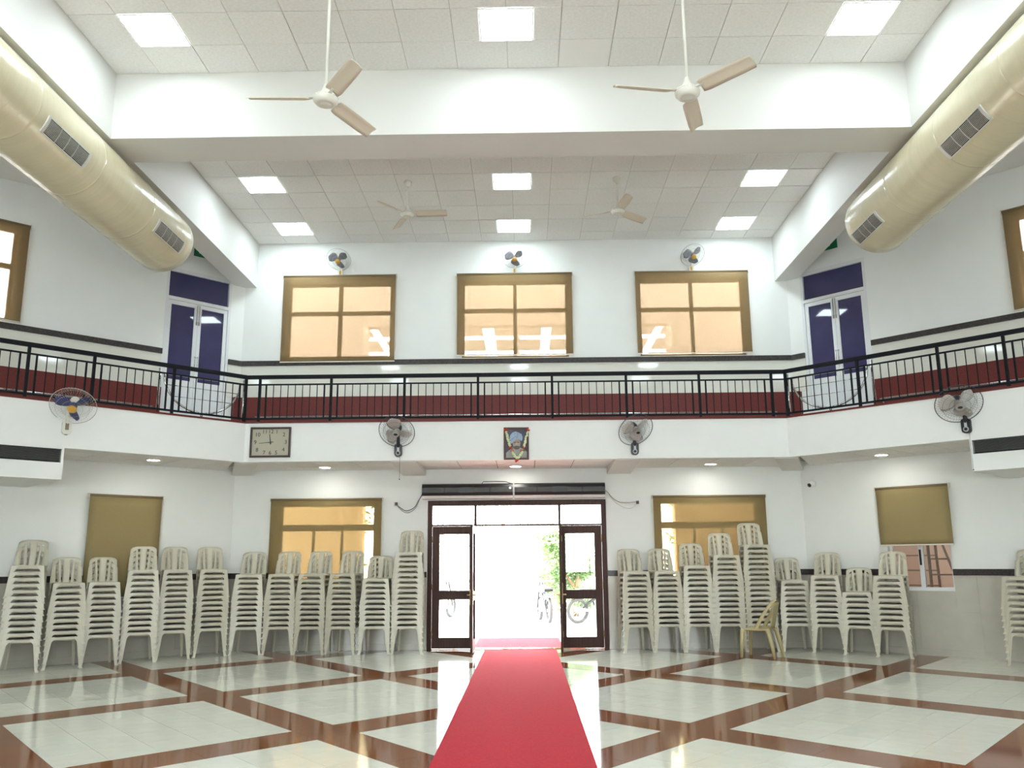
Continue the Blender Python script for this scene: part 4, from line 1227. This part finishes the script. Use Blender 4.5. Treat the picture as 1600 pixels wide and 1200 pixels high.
# air curtains above the door
def air_curtain(x0, x1, label):
    t = thing('air_curtain', ((x0+x1)/2, D, 2.60), 0, label, 'air curtain', 'air curtains')
    w = (x1-x0)/2
    prof = [(0,-0.0),(0,0.205),(-0.13,0.205),(-0.17,0.185),(-0.185,0.13),(-0.185,0.05),(-0.165,0.0)]
    b = MB(); n = len(prof)
    vs = [(x, p[0], p[1]) for x in (-w, w) for p in prof]
    b.add(vs, [tuple(range(n)), tuple(range(2*n-1, n-1, -1))] + [(i, n+i, n+(i+1) % n, (i+1) % n) for i in range(n)])
    b.build('casing', BLACKP, t)
    g = MB()
    for c0, c1_ in ((-w+0.04, -w*0.52), (-w*0.48, -0.14), (0.14, w*0.48), (w*0.52, w-0.04)):
        for i in range(9): g.box(c0, c1_, -0.189, -0.184, 0.052+i*0.0095, 0.056+i*0.0095)
        for i in range(int((c1_-c0)/0.03)): g.box(c0+i*0.03, c0+i*0.03+0.003, -0.188, -0.184, 0.05, 0.135)
    o = g.build('intake_mesh', mat('mesh_grey', (0.06, 0.055, 0.045), 0.5), t); o['kind'] = 'stuff'
    MB().box(-0.13, 0.13, -0.190, -0.183, 0.045, 0.14).build('centre_panel', BLACKP, t)
    MB().box(-w, w, -0.15, 0.0, -0.055, -0.003).build('outlet_strip', mat('outlet_strip_metal', (0.42, 0.34, 0.31), 0.35, metal=0.3), t)
    for xx in (-w*0.5, 0.02, w*0.6): MB().box(xx-0.07, xx+0.07, -0.153, -0.148, -0.022, -0.010).build('strip_slot', SILVER, t)
    return t, w
t, w = air_curtain(-1.648, -0.062, 'black air curtain unit over the left half of the entrance')
MB().lathe([(0.014,0),(0.014,0.012),(1e-6,0.014)], 12, Matrix.Translation((w-0.045,-0.186,0.12)) @ Matrix.Rotation(PI/2, 4, 'X')).build('indicator_lamp', mat('indicator', (0.9,0.9,0.9), 0.3, emit=(1,1,1), estr=2.5), t)
MB().tube([(0.25,-0.12,0.20),(0.28,-0.12,0.24),(0.5,-0.10,0.245),(0.68,-0.11,0.235),(0.76,-0.14,0.20)], 0.006, 6).build('loop_cable', BLACKP, t)
air_curtain(-0.030, 1.545, 'black air curtain unit over the right half of the entrance')
def cable(name, pts, r, label, m=BLACKP):
    # smooth through the points
    P = [Vector(p) for p in pts]; out = []
    for i in range(len(P)-1):
        p0, p1, p2, p3 = P[max(i-1,0)], P[i], P[i+1], P[min(i+2,len(P)-1)]
        for k in range(6):
            u = k/6
            out.append(0.5*((2*p1)+(p2-p0)*u+(2*p0-5*p1+4*p2-p3)*u*u+(3*p1-p0-3*p2+p3)*u**3))
    out.append(P[-1])
    tag(MB().tube(out, r, 6).build(name, m), label, 'cable')
def socket(x, z, label):
    t = thing('wall_socket', (x, D, z), 0, label, 'socket', 'wall sockets')
    MB().bbox(-0.045, 0.045, -0.012, 0, -0.045, 0.045, 0.004).build('plate', WHITEM, t)
    MB().bbox(-0.022, 0.026, -0.05, -0.012, -0.035, 0.018, 0.006).build('plug', BLACKP, t)
socket(-2.115, 2.48, 'white socket with black plug left of the air curtains')
socket(2.115, 2.47, 'white socket with black plug right of the air curtains')
cable('power_cable', [(-2.10,D-0.05,2.45),(-2.02,D-0.03,2.39),(-1.93,D-0.03,2.35),(-1.80,D-0.03,2.40),(-1.72,D-0.05,2.52),(-1.648,D-0.09,2.62)], 0.006, 'black cable hanging from the left socket to the air curtain')
cable('power_cable', [(-2.08,D-0.03,2.42),(-1.98,D-0.02,2.33),(-1.88,D-0.02,2.32),(-1.77,D-0.03,2.40),(-1.70,D-0.04,2.55),(-1.648,D-0.10,2.65)], 0.004, 'thinner second cable beside the left socket')
cable('power_cable', [(2.09,D-0.05,2.47),(1.95,D-0.03,2.46),(1.80,D-0.03,2.47),(1.68,D-0.03,2.55),(1.60,D-0.05,2.64),(1.545,D-0.09,2.68)], 0.006, 'pale cable from the right air curtain to its socket', mat('pale_cable', (0.40,0.33,0.26), 0.5))
cable('power_cable', [(2.10,D-0.03,2.43),(2.0,D-0.02,2.36),(1.88,D-0.02,2.38),(1.74,D-0.02,2.46),(1.62,D-0.04,2.60)], 0.003, 'thin loop of wire under the right socket', mat('pale_wire', (0.5,0.44,0.36), 0.5))

# camera on the right wall
loc, rz = frame('R', 0.22, 2.74)
t = thing('security_camera', loc, rz, 'small white security camera on the wall above right stacks', 'camera')
MB().lathe([(0.055,0),(0.055,0.02),(0.03,0.03)], 20, Matrix.Rotation(PI/2, 4, 'X')).build('mount', WHITEM, t)
hd = MB(); hd.ball((0,-0.075,0.0), 0.058, 18, 12); hd.build('housing', WHITEM, t)
MB().lathe([(0.034,0.04),(0.034,0.062),(1e-6,0.064)], 18, Matrix.Translation((0,-0.075,0)) @ Matrix.Rotation(math.radians(118), 4, 'X') @ Matrix.Rotation(math.radians(-12), 4, 'Y')).build('lens', BLACKP, t)
MB().tube([(-0.02,-0.02,-0.03),(-0.12,-0.02,-0.05),(-0.20,-0.02,-0.04),(-0.24,-0.02,0.06),(-0.22,-0.02,0.15)], 0.004, 6).build('lead', WHITEM, t)

# ---------------------------------------------------------------- stacking chairs
def lerp(a, b, u): return a+(b-a)*u
def chair_parts():
    parts = []
    # seat: dished top with a skirt
    s = MB()
    VV = [0, 0.035, 0.10, 0.2, 0.35, 0.5, 0.7, 0.9, 1.0]
    nodes = []; nx, ny = 8, 8
    for j in range(ny+1):
        v = VV[j]; y = -0.225+0.43*v; w = lerp(0.198, 0.178, v)
        if j in (0, ny): w -= 0.008
        row = []
        for i in range(nx+1):
            u = i/nx*2-1
            z = 0.445 - (1-u**4)*(0, 0.004, 0.022, 0.026, 0.026, 0.024, 0.018, 0.008, 0.0)[j] - (0.001 if j == 0 else 0)
            row.append((Vector((u*w, y, z)), (0,0,-1)))
        nodes.append(row)
    s.grid_plate(nodes, [[1]*nx]*ny, 0.005)
    # skirts: front (full face between the legs), sides, rear
    def skirt(p0, p1, h0, h1, n=6, thick=(0,0.004,0), bow=(0,0,0)):
        rows = []
        for z in (0.441, h0):
            row = []
            for i in range(n+1):
                u = i/n; e = 4*u*(1-u)
                row.append((Vector((lerp(p0[0],p1[0],u)+bow[0]*e, lerp(p0[1],p1[1],u)+bow[1]*e, z + (h1 if z == h0 else 0)*e)), thick))
            rows.append(row)
        s.grid_plate(rows[::-1], [[1]*n], 1.0)
    skirt((-0.198,-0.228),(0.198,-0.228),0.393,0.003)
    skirt((-0.204,-0.215),(-0.184,0.20),0.400,0.012, thick=(0.004,0,0))
    skirt((0.200,-0.215),(0.180,0.20),0.400,0.012, thick=(0.004,0,0))
    skirt((-0.18,0.204),(0.18,0.204),0.400,0.010)
    for yw in (-0.10, 0.02, 0.12): s.box(-0.175, 0.175, yw-0.002, yw+0.002, 0.402, 0.420)   # stiffening webs, added under the seat to darken the gaps between chairs
    for yw in (-0.10, 0.02, 0.12):
        for sx in (-1, 1): s.box(*sorted((sx*0.10, sx*0.178)), yw-0.002, yw+0.002, 0.418, 0.432)
    parts.append(('seat', s.mesh('seat')))
    # legs: thin folded shells so that they nest
    def leg(sx, front):
        b = MB()
        zs = [0.441, 0.392, 0.382, 0.366, 0.33, 0.2, 0.03, 0.012, 0.0]
        ws = [0.056, 0.055, 0.053, 0.050, 0.048, 0.045, 0.040, 0.046, 0.052] if front else [0.05, 0.048, 0.044, 0.04, 0.038, 0.036, 0.032, 0.032, 0.036]
        gus = [0.04, 0.010, 0.003, 0, 0, 0, 0, 0, 0] if front else [0.03, 0.02, 0.01, 0.004, 0, 0, 0, 0, 0]
        rf, rs = [], []
        for z, w, g in zip(zs, ws, gus):
            u = 1-z/0.445
            fl_ = {0.012: 0.009, 0.0: 0.013}.get(z, 0.0)
            if front: xo, yo, dy = lerp(0.208, 0.258, u)+fl_, lerp(-0.230, -0.256, u)-fl_*0.5, 1
            else: xo, yo, dy = lerp(0.186, 0.222, u), lerp(0.205, 0.275, u), -1
            rf.append([(Vector((sx*(xo-t_*(w+g)), yo, z)), (0, 0.0035*dy, 0)) for t_ in (0, 0.33, 0.66, 1)])
            rs.append([(Vector((sx*xo, yo+dy*t_*(w*1.0+g*0.8), z)), (-0.0035*sx, 0, 0)) for t_ in (0, 0.5, 1)])
        n = len(zs)
        b.grid_plate(rf, [[1]*3]*(n-1), 1.0, False); b.grid_plate(rs, [[1]*2]*(n-1), 1.0, False)
        return b.mesh('leg')
    for sx, fr in ((-1,1),(1,1),(-1,0),(1,0)): parts.append(('leg', leg(sx, fr)))
    # backrest: fan of slats between two stiles
    k = MB()
    ct = [-1.0, -0.93, -0.83, -0.62, -0.46, -0.28, -0.10]; cb = [-1.0, -0.94, -0.66, -0.48, -0.30, -0.19, -0.08]
    ct += [-q_ for q_ in ct[::-1]]; cb += [-q_ for q_ in cb[::-1]]
    zs = [0.430, 0.455, 0.47, 0.50, 0.56, 0.62, 0.68, 0.73, 0.765, 0.78, 0.80, 0.815]
    rows = []
    for z in zs:
        v = (z-0.43)/0.385
        half = lerp(0.212, 0.190, v)
        row = []
        for c_t, c_b in zip(ct, cb):
            c = lerp(c_b, c_t, min(1, max(0, v))**1.25)
            x = c*half
            top = 1 - 0.10*abs(c)**5
            zz = 0.43+(z-0.43)*(top if v > 0.75 else 1)
            if v > 0.99 and abs(c) > 0.9: x *= 0.975
            zz -= 0.11*max(0, abs(c)-0.4)*{0.68: 0.3, 0.73: 0.65, 0.765: 0.92, 0.78: 1.0, 0.80: 0.6}.get(z, 0.0)
            y = 0.185 + 0.085*v**1.1 + 0.028*(1-c*c)
            row.append((Vector((x, y, zz)), (0, 0.006, 0)))
        rows.append(row)
    keep = []
    for j in range(len(zs)-1):
        zmid = (zs[j]+zs[j+1])/2
        keep.append([0 if (i in (2, 4, 8, 10) and 0.455 < zmid < 0.78) else 1 for i in range(len(ct)-1)])
    k.grid_plate(rows, keep, 1.0)
    # rolled edges of the stiles and top
    for sx in (-1, 1):
        k.tube([tuple(Vector(r[0 if sx < 0 else -1][0])+Vector((0,-0.004,0))) for r in rows], 0.007, 6)
    k.tube([tuple(n_[0]+Vector((0,-0.002,0))) for n_ in rows[-1]], 0.006, 6)
    parts.append(('backrest', k.mesh('backrest')))
    for _, me in parts: me.materials.append(IVORY)
    return parts
CP = chair_parts()
proto = thing('plastic_chair')
for nm, me in CP:
    o = bpy.data.objects.new(nm, me); COL.objects.link(o); o.parent = proto
pk = [c for c in proto.children]
PITCH = 0.0842
ORD = ['lowest', 'second', 'third', 'fourth', 'fifth', 'sixth', 'seventh', 'eighth', 'ninth', 'tenth', 'eleventh', 'twelfth', 'thirteenth', 'fourteenth', 'fifteenth', 'sixteenth']
# (front feet mid x, y on the floor, turn in degrees [+ = turned to face the right], count, words)
def ray_floor(u, v):
    du, dv = u-800, v-600
    c, s = math.cos(RO), math.sin(RO)
    a = du*c-dv*s; b = du*s+dv*c
    d = fw + rt*(a/F_PX) - up*(b/F_PX)
    return CAM - d*(CAM.z/d.z)
stacks = [(27, 1042, 24, 13, 'leftmost stack under the air grille'), (97, 1040, 34, 10, 'second stack from the left'), (153.5, 1037, 31, 10, 'third stack from the left'),
 (214, 1033, 26, 12, 'fourth stack from the left'), (269, 1029, 29, 12, 'fifth stack from the left'), (327, 1024.5, 29, 12, 'sixth stack from the left'), (382, 1021, 8, 11, 'seventh stack from the left'),
 (433, 1021, 0, 11, 'eighth stack from the left'), (481, 1021, -5, 11, 'ninth stack from the left'), (530, 1021.5, -9, 11, 'tenth stack from the left'), (584, 1023, 0, 10, 'low stack second left of the door'), (635, 1023, 0, 15, 'tall stack beside the left door jamb'),
 (1000, 1020, 8, 11, 'first stack right of the door'), (1048, 1019, 5, 11, 'second stack right of the door'), (1096, 1018, 0, 12, 'third stack right of the door'), (1144, 1018, 0, 14, 'fourth stack right of the door'),
 (1194, 1015, 0, 16, 'tallest stack, behind the lone yellow chair'), (1249, 1014.5, -5, 9, 'sixth stack right of the door'), (1297, 1016, -26, 10, 'seventh stack right of the door'), (1346, 1018.5, -27, 7, 'lowest stack on the right side'),
 (1398, 1023, -33, 10, 'ninth stack right of the door, below the half blind'), (1605, 1034, -52, 10, 'lone stack at the right edge')]
first = True
for u, v, deg, n, words_ in stacks:
    P = ray_floor(u, v)
    fx, fy = math.sin(math.radians(deg)), -math.cos(math.radians(deg))
    # keep the back feet clear of the walls: slide along the line of sight towards the camera
    for it in range(80):
        C0 = Vector((P.x - fx*0.25, P.y - fy*0.25, 0))
        ok = True
        for lx, ly in ((-0.225, 0.30), (0.225, 0.30), (-0.27, -0.26), (0.27, -0.26)):
            # local (lx, ly), forward is -y rotated
            wx = C0.x + lx*math.cos(math.radians(deg)) - ly*math.sin(math.radians(deg)); wy = C0.y + lx*math.sin(math.radians(deg)) + ly*math.cos(math.radians(deg))
            if wy > D-0.115 or (-wx + wy) * Q > (WC+D)*Q-0.10 or (wx + wy)*Q > (WC+D)*Q-0.10: ok = False
        if ok: break
        P = Vector((CAM.x + (P.x-CAM.x)*0.998, P.y*0.998, 0))
    C0 = Vector((P.x - fx*0.25, P.y - fy*0.25, 0))
    for i in range(n):
        if first:
            r = proto; first = False
        else:
            r = proto.copy(); COL.objects.link(r)
            for c in pk:
                d = c.copy(); COL.objects.link(d); d.parent = r
        jx, jy, jr = random.uniform(-.0015,.0015), random.uniform(-.0015,.0015), math.radians(random.uniform(-.35,.35))
        r.location = (C0.x+jx, C0.y+jy, i*PITCH); r.rotation_euler = (0, 0, math.radians(deg)+jr)
        if i == n-1: lb = f'topmost ivory plastic chair, {words_}'
        elif i == 0: lb = f'bottom ivory plastic chair, {words_}'
        else: lb = f'ivory plastic chair, {ORD[i]} from floor, {words_}'
        tag(r, lb, 'chair', 'stacked ivory plastic chairs')

# lone yellow chair, facing away to the left
pa, pc = ray_floor(1163, 1027), ray_floor(1203, 1030)
mid = (pa+pc)/2
yaw = math.radians(-122)
sd = Vector((math.cos(yaw), math.sin(yaw), 0))       # chair's own +x
side_s = 1 if sd.y > 0 else -1
cc = mid + sd*side_s*0.21
yc = thing('plastic_chair_single', (cc.x, cc.y, 0), yaw, 'yellowed plastic chair with a bow back standing alone before the stacks', 'chair')
yc.name = 'bow_back_chair'
s = MB(); nodes = []
for j in range(9):
    v_ = j/8; y = -0.215+0.42*v_; w = lerp(0.205, 0.185, v_) - (0.02 if j in (0, 8) else 0)
    nodes.append([(Vector(((i/8*2-1)*w, y, 0.435-0.012*(1-(i/4-1)**2)*math.sin(PI*v_)-(0.012 if j == 0 else 0))), (0,0,-1)) for i in range(9)])
s.grid_plate(nodes, [[1]*8]*8, 0.018)
for sx in (-1, 1): s.grid_plate([[(Vector((sx*lerp(0.203,0.185,i/6), -0.205+0.40*i/6, z)), (-0.004*sx,0,0)) for i in range(7)] for z in (0.40-0.0, 0.43)], [[1]*6], 1.0)
s.build('seat', CREAMY, yc)
for sx in (-1, 1):
    for fr in (1, 0):
        pts = [(sx*(0.185), -0.19 if fr else 0.18, 0.42), (sx*0.197, -0.205 if fr else 0.20, 0.38), (sx*0.215, -0.222 if fr else 0.245, 0.18), (sx*0.225, -0.23 if fr else 0.275, 0.0)]
        MB().tube(pts, [0.037, 0.034, 0.029, 0.024], 10).build('leg', CREAMY, yc)
bowp = []
for i in range(25):
    a = PI*i/24
    ca, sa = math.cos(a), math.sin(a)
    x = 0.205*math.copysign(abs(ca)**0.62, ca); z = 0.43 + 0.42*sa**0.75
    y = 0.02 + 0.24*sa**0.9 + 0.02*sa
    bowp.append((x, y, z))
bw = MB(); nodes = []
for x, y, z in bowp:
    # broad flat strip: wide front to back, thin sideways
    nodes.append([(Vector((x*k1, y+dy_, z*1.0)), (0,0,0.0)) for k1, dy_ in ((1.0,-0.030),(1.02,-0.012),(1.02,0.012),(1.0,0.030),(0.955,0.028),(0.94,0.0),(0.955,-0.028))])
nn = len(nodes[0]); vs = [n_[0] for r in nodes for n_ in r]
bw.add(vs, [(a*nn+b_, a*nn+(b_+1) % nn, (a+1)*nn+(b_+1) % nn, (a+1)*nn+b_) for a in range(len(nodes)-1) for b_ in range(nn)], True)
bw.build('bow', CREAMY, yc)
nodes = []
for j in range(8):
    v_ = j/7
    nodes.append([(Vector(((i/6*2-1)*lerp(0.12, 0.165, v_), 0.195+0.085*v_+0.012*(1-(i/3-1)**2), 0.42+0.40*v_)), (0,0.006,0)) for i in range(7)])
MB().grid_plate(nodes, [[1 if not (i in (0, 5) and 1 < j < 6) else 1 for i in range(6)] for j in range(7)], 1.0).build('splat', CREAMY, yc)

# ---------------------------------------------------------------- outside
g = MB(); g.box(-40, 40, D+WT, 80, -0.15, -0.05)
struct('ground', g, GROUND, 'pale sunlit paving outside the entrance', 'ground')
YP = 17.9
g = MB(); holed(g, -7.4, 8.6, -0.05, 8.4, 0, 0.22, [(-3.26, 3.28, -0.05, 6.42)])
o = struct('wall_porch', g, PEACH, 'peach rendered porch wall outside with a tall wide opening', 'wall'); o.location = (0, YP, 0)
for sx, x0 in ((-1, -3.28), (1, 3.20)):
    g = MB(); g.box(x0, x0+0.10, YP-0.03, YP+0.25, -0.05, 6.42)
    struct('trim_porch_pier', g, PEACHL, ('left' if sx < 0 else 'right') + ' pale peach edge of the porch opening', 'trim')
g = MB(); g.box(-7.4, 8.6, D+WT, YP, 3.45, 3.65)
struct('floor_gallery', g, PEACHL, 'gallery floor slab outside the upper windows', 'floor')
pg = thing('pergola', (0, YP, 6.5), 0, 'peach coffered canopy beyond the upper windows with open gaps of sky', 'pergola')
for x0, x1 in ((-5.6, -3.24), (-3.05, -0.76), (-0.50, 0.55), (0.77, 3.05), (3.24, 5.6)):
    for ya, yb in ((0.46, 1.18), (1.60, 2.58), (3.02, 4.4)):
        MB().box(x0, x1, ya, yb, 0, 0.02).build('panel', PEACHL, pg)
beams_w = mat('pergola_white', (0.80, 0.80, 0.78), 0.7)
for x in (-5.4, 5.4): MB().box(x-0.08, x+0.08, 4.2, 4.36, -6.55, 0).build('post', PEACHL, pg)
for x in (-4.4, -1.9, 0.03, 1.9, 4.4): MB().box(x-0.04, x+0.04, 0.36, 4.5, 0.02, 0.07).build('beam', beams_w, pg)

def tree(x, y, hgt, spread, cz, n, m, trunk_pts, label, seed):
    rnd = random.Random(seed)
    t = thing('tree', (x, y, -0.05), 0, label, 'tree', 'trees outside the door')
    b = MB()
    for pts, rs in trunk_pts: b.tube(pts, rs, 8)
    b.build('trunk', BARK, t)
    c = MB()
    centers = [(rnd.uniform(-1,1)*spread*0.6, rnd.uniform(-1,1)*spread*0.5, cz+rnd.uniform(-1,1)*(hgt-cz)*0.85, rnd.uniform(0.3,0.55)*spread) for _ in range(11)]
    for i in range(n):
        cx, cy, cz_, rr = rnd.choice(centers)
        d = Vector((rnd.gauss(0,1), rnd.gauss(0,1), rnd.gauss(0,1))).normalized()*rr*rnd.uniform(0.5,1.05)
        p = Vector((cx, cy, cz_)) + d
        if p.z < 0.12: continue
        a = Vector((rnd.gauss(0,1), rnd.gauss(0,1), rnd.gauss(0,0.6))).normalized(); q = a.cross(Vector((rnd.gauss(0,1), rnd.gauss(0,1), 1))).normalized()
        L_ = rnd.uniform(0.045, 0.10); w = L_*0.36
        c.add([p-a*L_, p+q*w, p+a*L_, p-q*w], [(0,1,2,3)])
    o = c.build('foliage', m, t); o['kind'] = 'stuff'
tree(1.25, 25.5, 2.3, 1.15, 1.15, 9500, LEAF1, [([(0.30,-0.3,0),(0.34,-0.2,0.7),(0.45,0,1.3),(0.6,0.1,2.0)],[0.10,0.085,0.06,0.03]), ([(0.33,-0.2,0.7),(0.0,0,1.2),(-0.3,0.1,1.9)],[0.06,0.045,0.02])], 'bushy green tree outside, right of the carpet', 3)
tree(-0.55, 28.5, 5.6, 1.0, 3.2, 900, LEAF2, [([(0,0,0),(0.03,0,1.5),(-0.05,0,3.0),(0.05,0,5.0)],[0.10,0.085,0.07,0.04])], 'slender pale trunk tree outside straight beyond the door', 5)
tree(3.6, 27.0, 2.0, 1.1, 1.0, 4000, LEAF1, [([(0,0,0),(0.05,0,0.8),(0.15,0,1.6)],[0.08,0.06,0.04])], 'second green tree outside, seen through the right door leaf', 8)
tree(-2.6, 33.0, 3.4, 1.6, 1.9, 2500, LEAF2, [([(0,0,0),(0.05,0,1.5),(0.1,0,2.4)],[0.1,0.08,0.05])], 'faint pale shrub tree far outside, left of the carpet', 11)
tree(-4.15, 21.6, 3.2, 1.0, 1.7, 2600, LEAF1, [([(0,0,0),(0.05,0,1.0),(0.1,0,2.4)],[0.07,0.05,0.03])], 'leafy tree glimpsed through the lower window left of the door', 21)
tree(4.45, 21.6, 3.2, 1.0, 1.7, 2600, LEAF1, [([(0,0,0),(-0.05,0,1.0),(-0.1,0,2.4)],[0.07,0.05,0.03])], 'leafy tree glimpsed through the lower window right of the door', 22)
pl_ = thing('gate_post', (0.0, 24.7, -0.05), 0, 'thin red post standing outside near the tree', 'post')
MB().box(-0.03, 0.03, -0.03, 0.03, 0, 1.25).build('shaft', mat('faded_red_post', (0.42, 0.16, 0.12), 0.6), pl_)
MB().box(-0.07, 0.07, -0.07, 0.07, 0, 0.04).build('base', GROUND, pl_)
pl_ = thing('gate_post', (-0.60, 24.9, -0.05), 0, 'short tan post standing outside left of the red post', 'post')
MB().box(-0.025, 0.025, -0.025, 0.025, 0, 0.70).build('shaft', mat('faded_tan_post', (0.48, 0.35, 0.22), 0.6), pl_)
MB().box(-0.06, 0.06, -0.06, 0.06, 0, 0.04).build('base', GROUND, pl_)

def motorbike(x, y, rz, m, label):
    t = thing('motorbike', (x, y, -0.05), rz, label, 'motorbike', 'parked motorbikes')
    for wx in (-0.62, 0.62):
        wmb = MB(); wmb.tube([(wx+0.27*math.cos(2*PI*i/24), 0, 0.30+0.27*math.sin(2*PI*i/24)) for i in range(24)], 0.045, 8, closed=True)
        o = wmb.build('wheel', TYRE, t)
        sp = MB()
        for i in range(10):
            a = 2*PI*i/10; sp.tube([(wx, 0, 0.30), (wx+0.26*math.cos(a), 0, 0.30+0.26*math.sin(a))], 0.005, 4)
        sp.tube([(wx,-0.06,0.30),(wx,0.06,0.30)], 0.035, 10); sp.build('spokes', SILVER, o)
    fr = MB()
    for p in ([(-0.62,0.06,0.30),(-0.2,0.06,0.55),(0.25,0.03,0.75),(0.45,0,0.85)], [(-0.62,-0.06,0.30),(-0.2,-0.06,0.55),(0.25,-0.03,0.75)], [(-0.2,0,0.55),(-0.1,0,0.28),(0.2,0,0.28),(0.42,0,0.80)], [(0.62,0.06,0.30),(0.48,0.05,0.72),(0.40,0.04,0.98)], [(0.62,-0.06,0.30),(0.48,-0.05,0.72),(0.40,-0.04,0.98)]):
        fr.tube(p, 0.02, 8)
    fr.build('frame', BLACKP, t)
    MB().bbox(-0.16, 0.20, -0.12, 0.12, 0.25, 0.55, 0.04).build('engine', SILVER, t)
    MB().ball((0.16, 0, 0.80), 0.2, 14, 10, (1.25, 0.6, 0.6)).build('tank', m, t)
    MB().bbox(-0.62, -0.04, -0.12, 0.12, 0.76, 0.84, 0.03).build('saddle', BLACKP, t)
    MB().bbox(-0.85, -0.5, -0.08, 0.08, 0.62, 0.72, 0.03).build('tail', m, t)
    MB().tube([(0.33,-0.34,1.02),(0.40,-0.12,1.0),(0.42,0,0.98),(0.40,0.12,1.0),(0.33,0.34,1.02)], 0.014, 8).build('handlebar', SILVER, t)
    MB().ball((0.52, 0, 0.90), 0.09, 12, 8, (0.8,1,1)).build('headlamp', SILVER, t)
    MB().tube([(-0.1,-0.14,0.30),(-0.5,-0.15,0.32),(-0.8,-0.15,0.38)], 0.035, 8).build('exhaust', SILVER, t)
motorbike(2.0, 22.6, math.radians(25), REDC, 'red motorbike parked outside, in front of the tree')
motorbike(0.62, 23.2, math.radians(100), mat('grey_tank', (0.10, 0.10, 0.14), 0.3), 'dark motorbike parked outside, left of the tree')
motorbike(-2.2, 24.6, math.radians(70), mat('blue_grey_tank', (0.10, 0.12, 0.22), 0.3), 'blue grey motorbike parked outside, behind the left door leaf')
motorbike(4.1, 23.6, math.radians(15), REDC, 'red motorbike parked outside, behind the right door leaf')
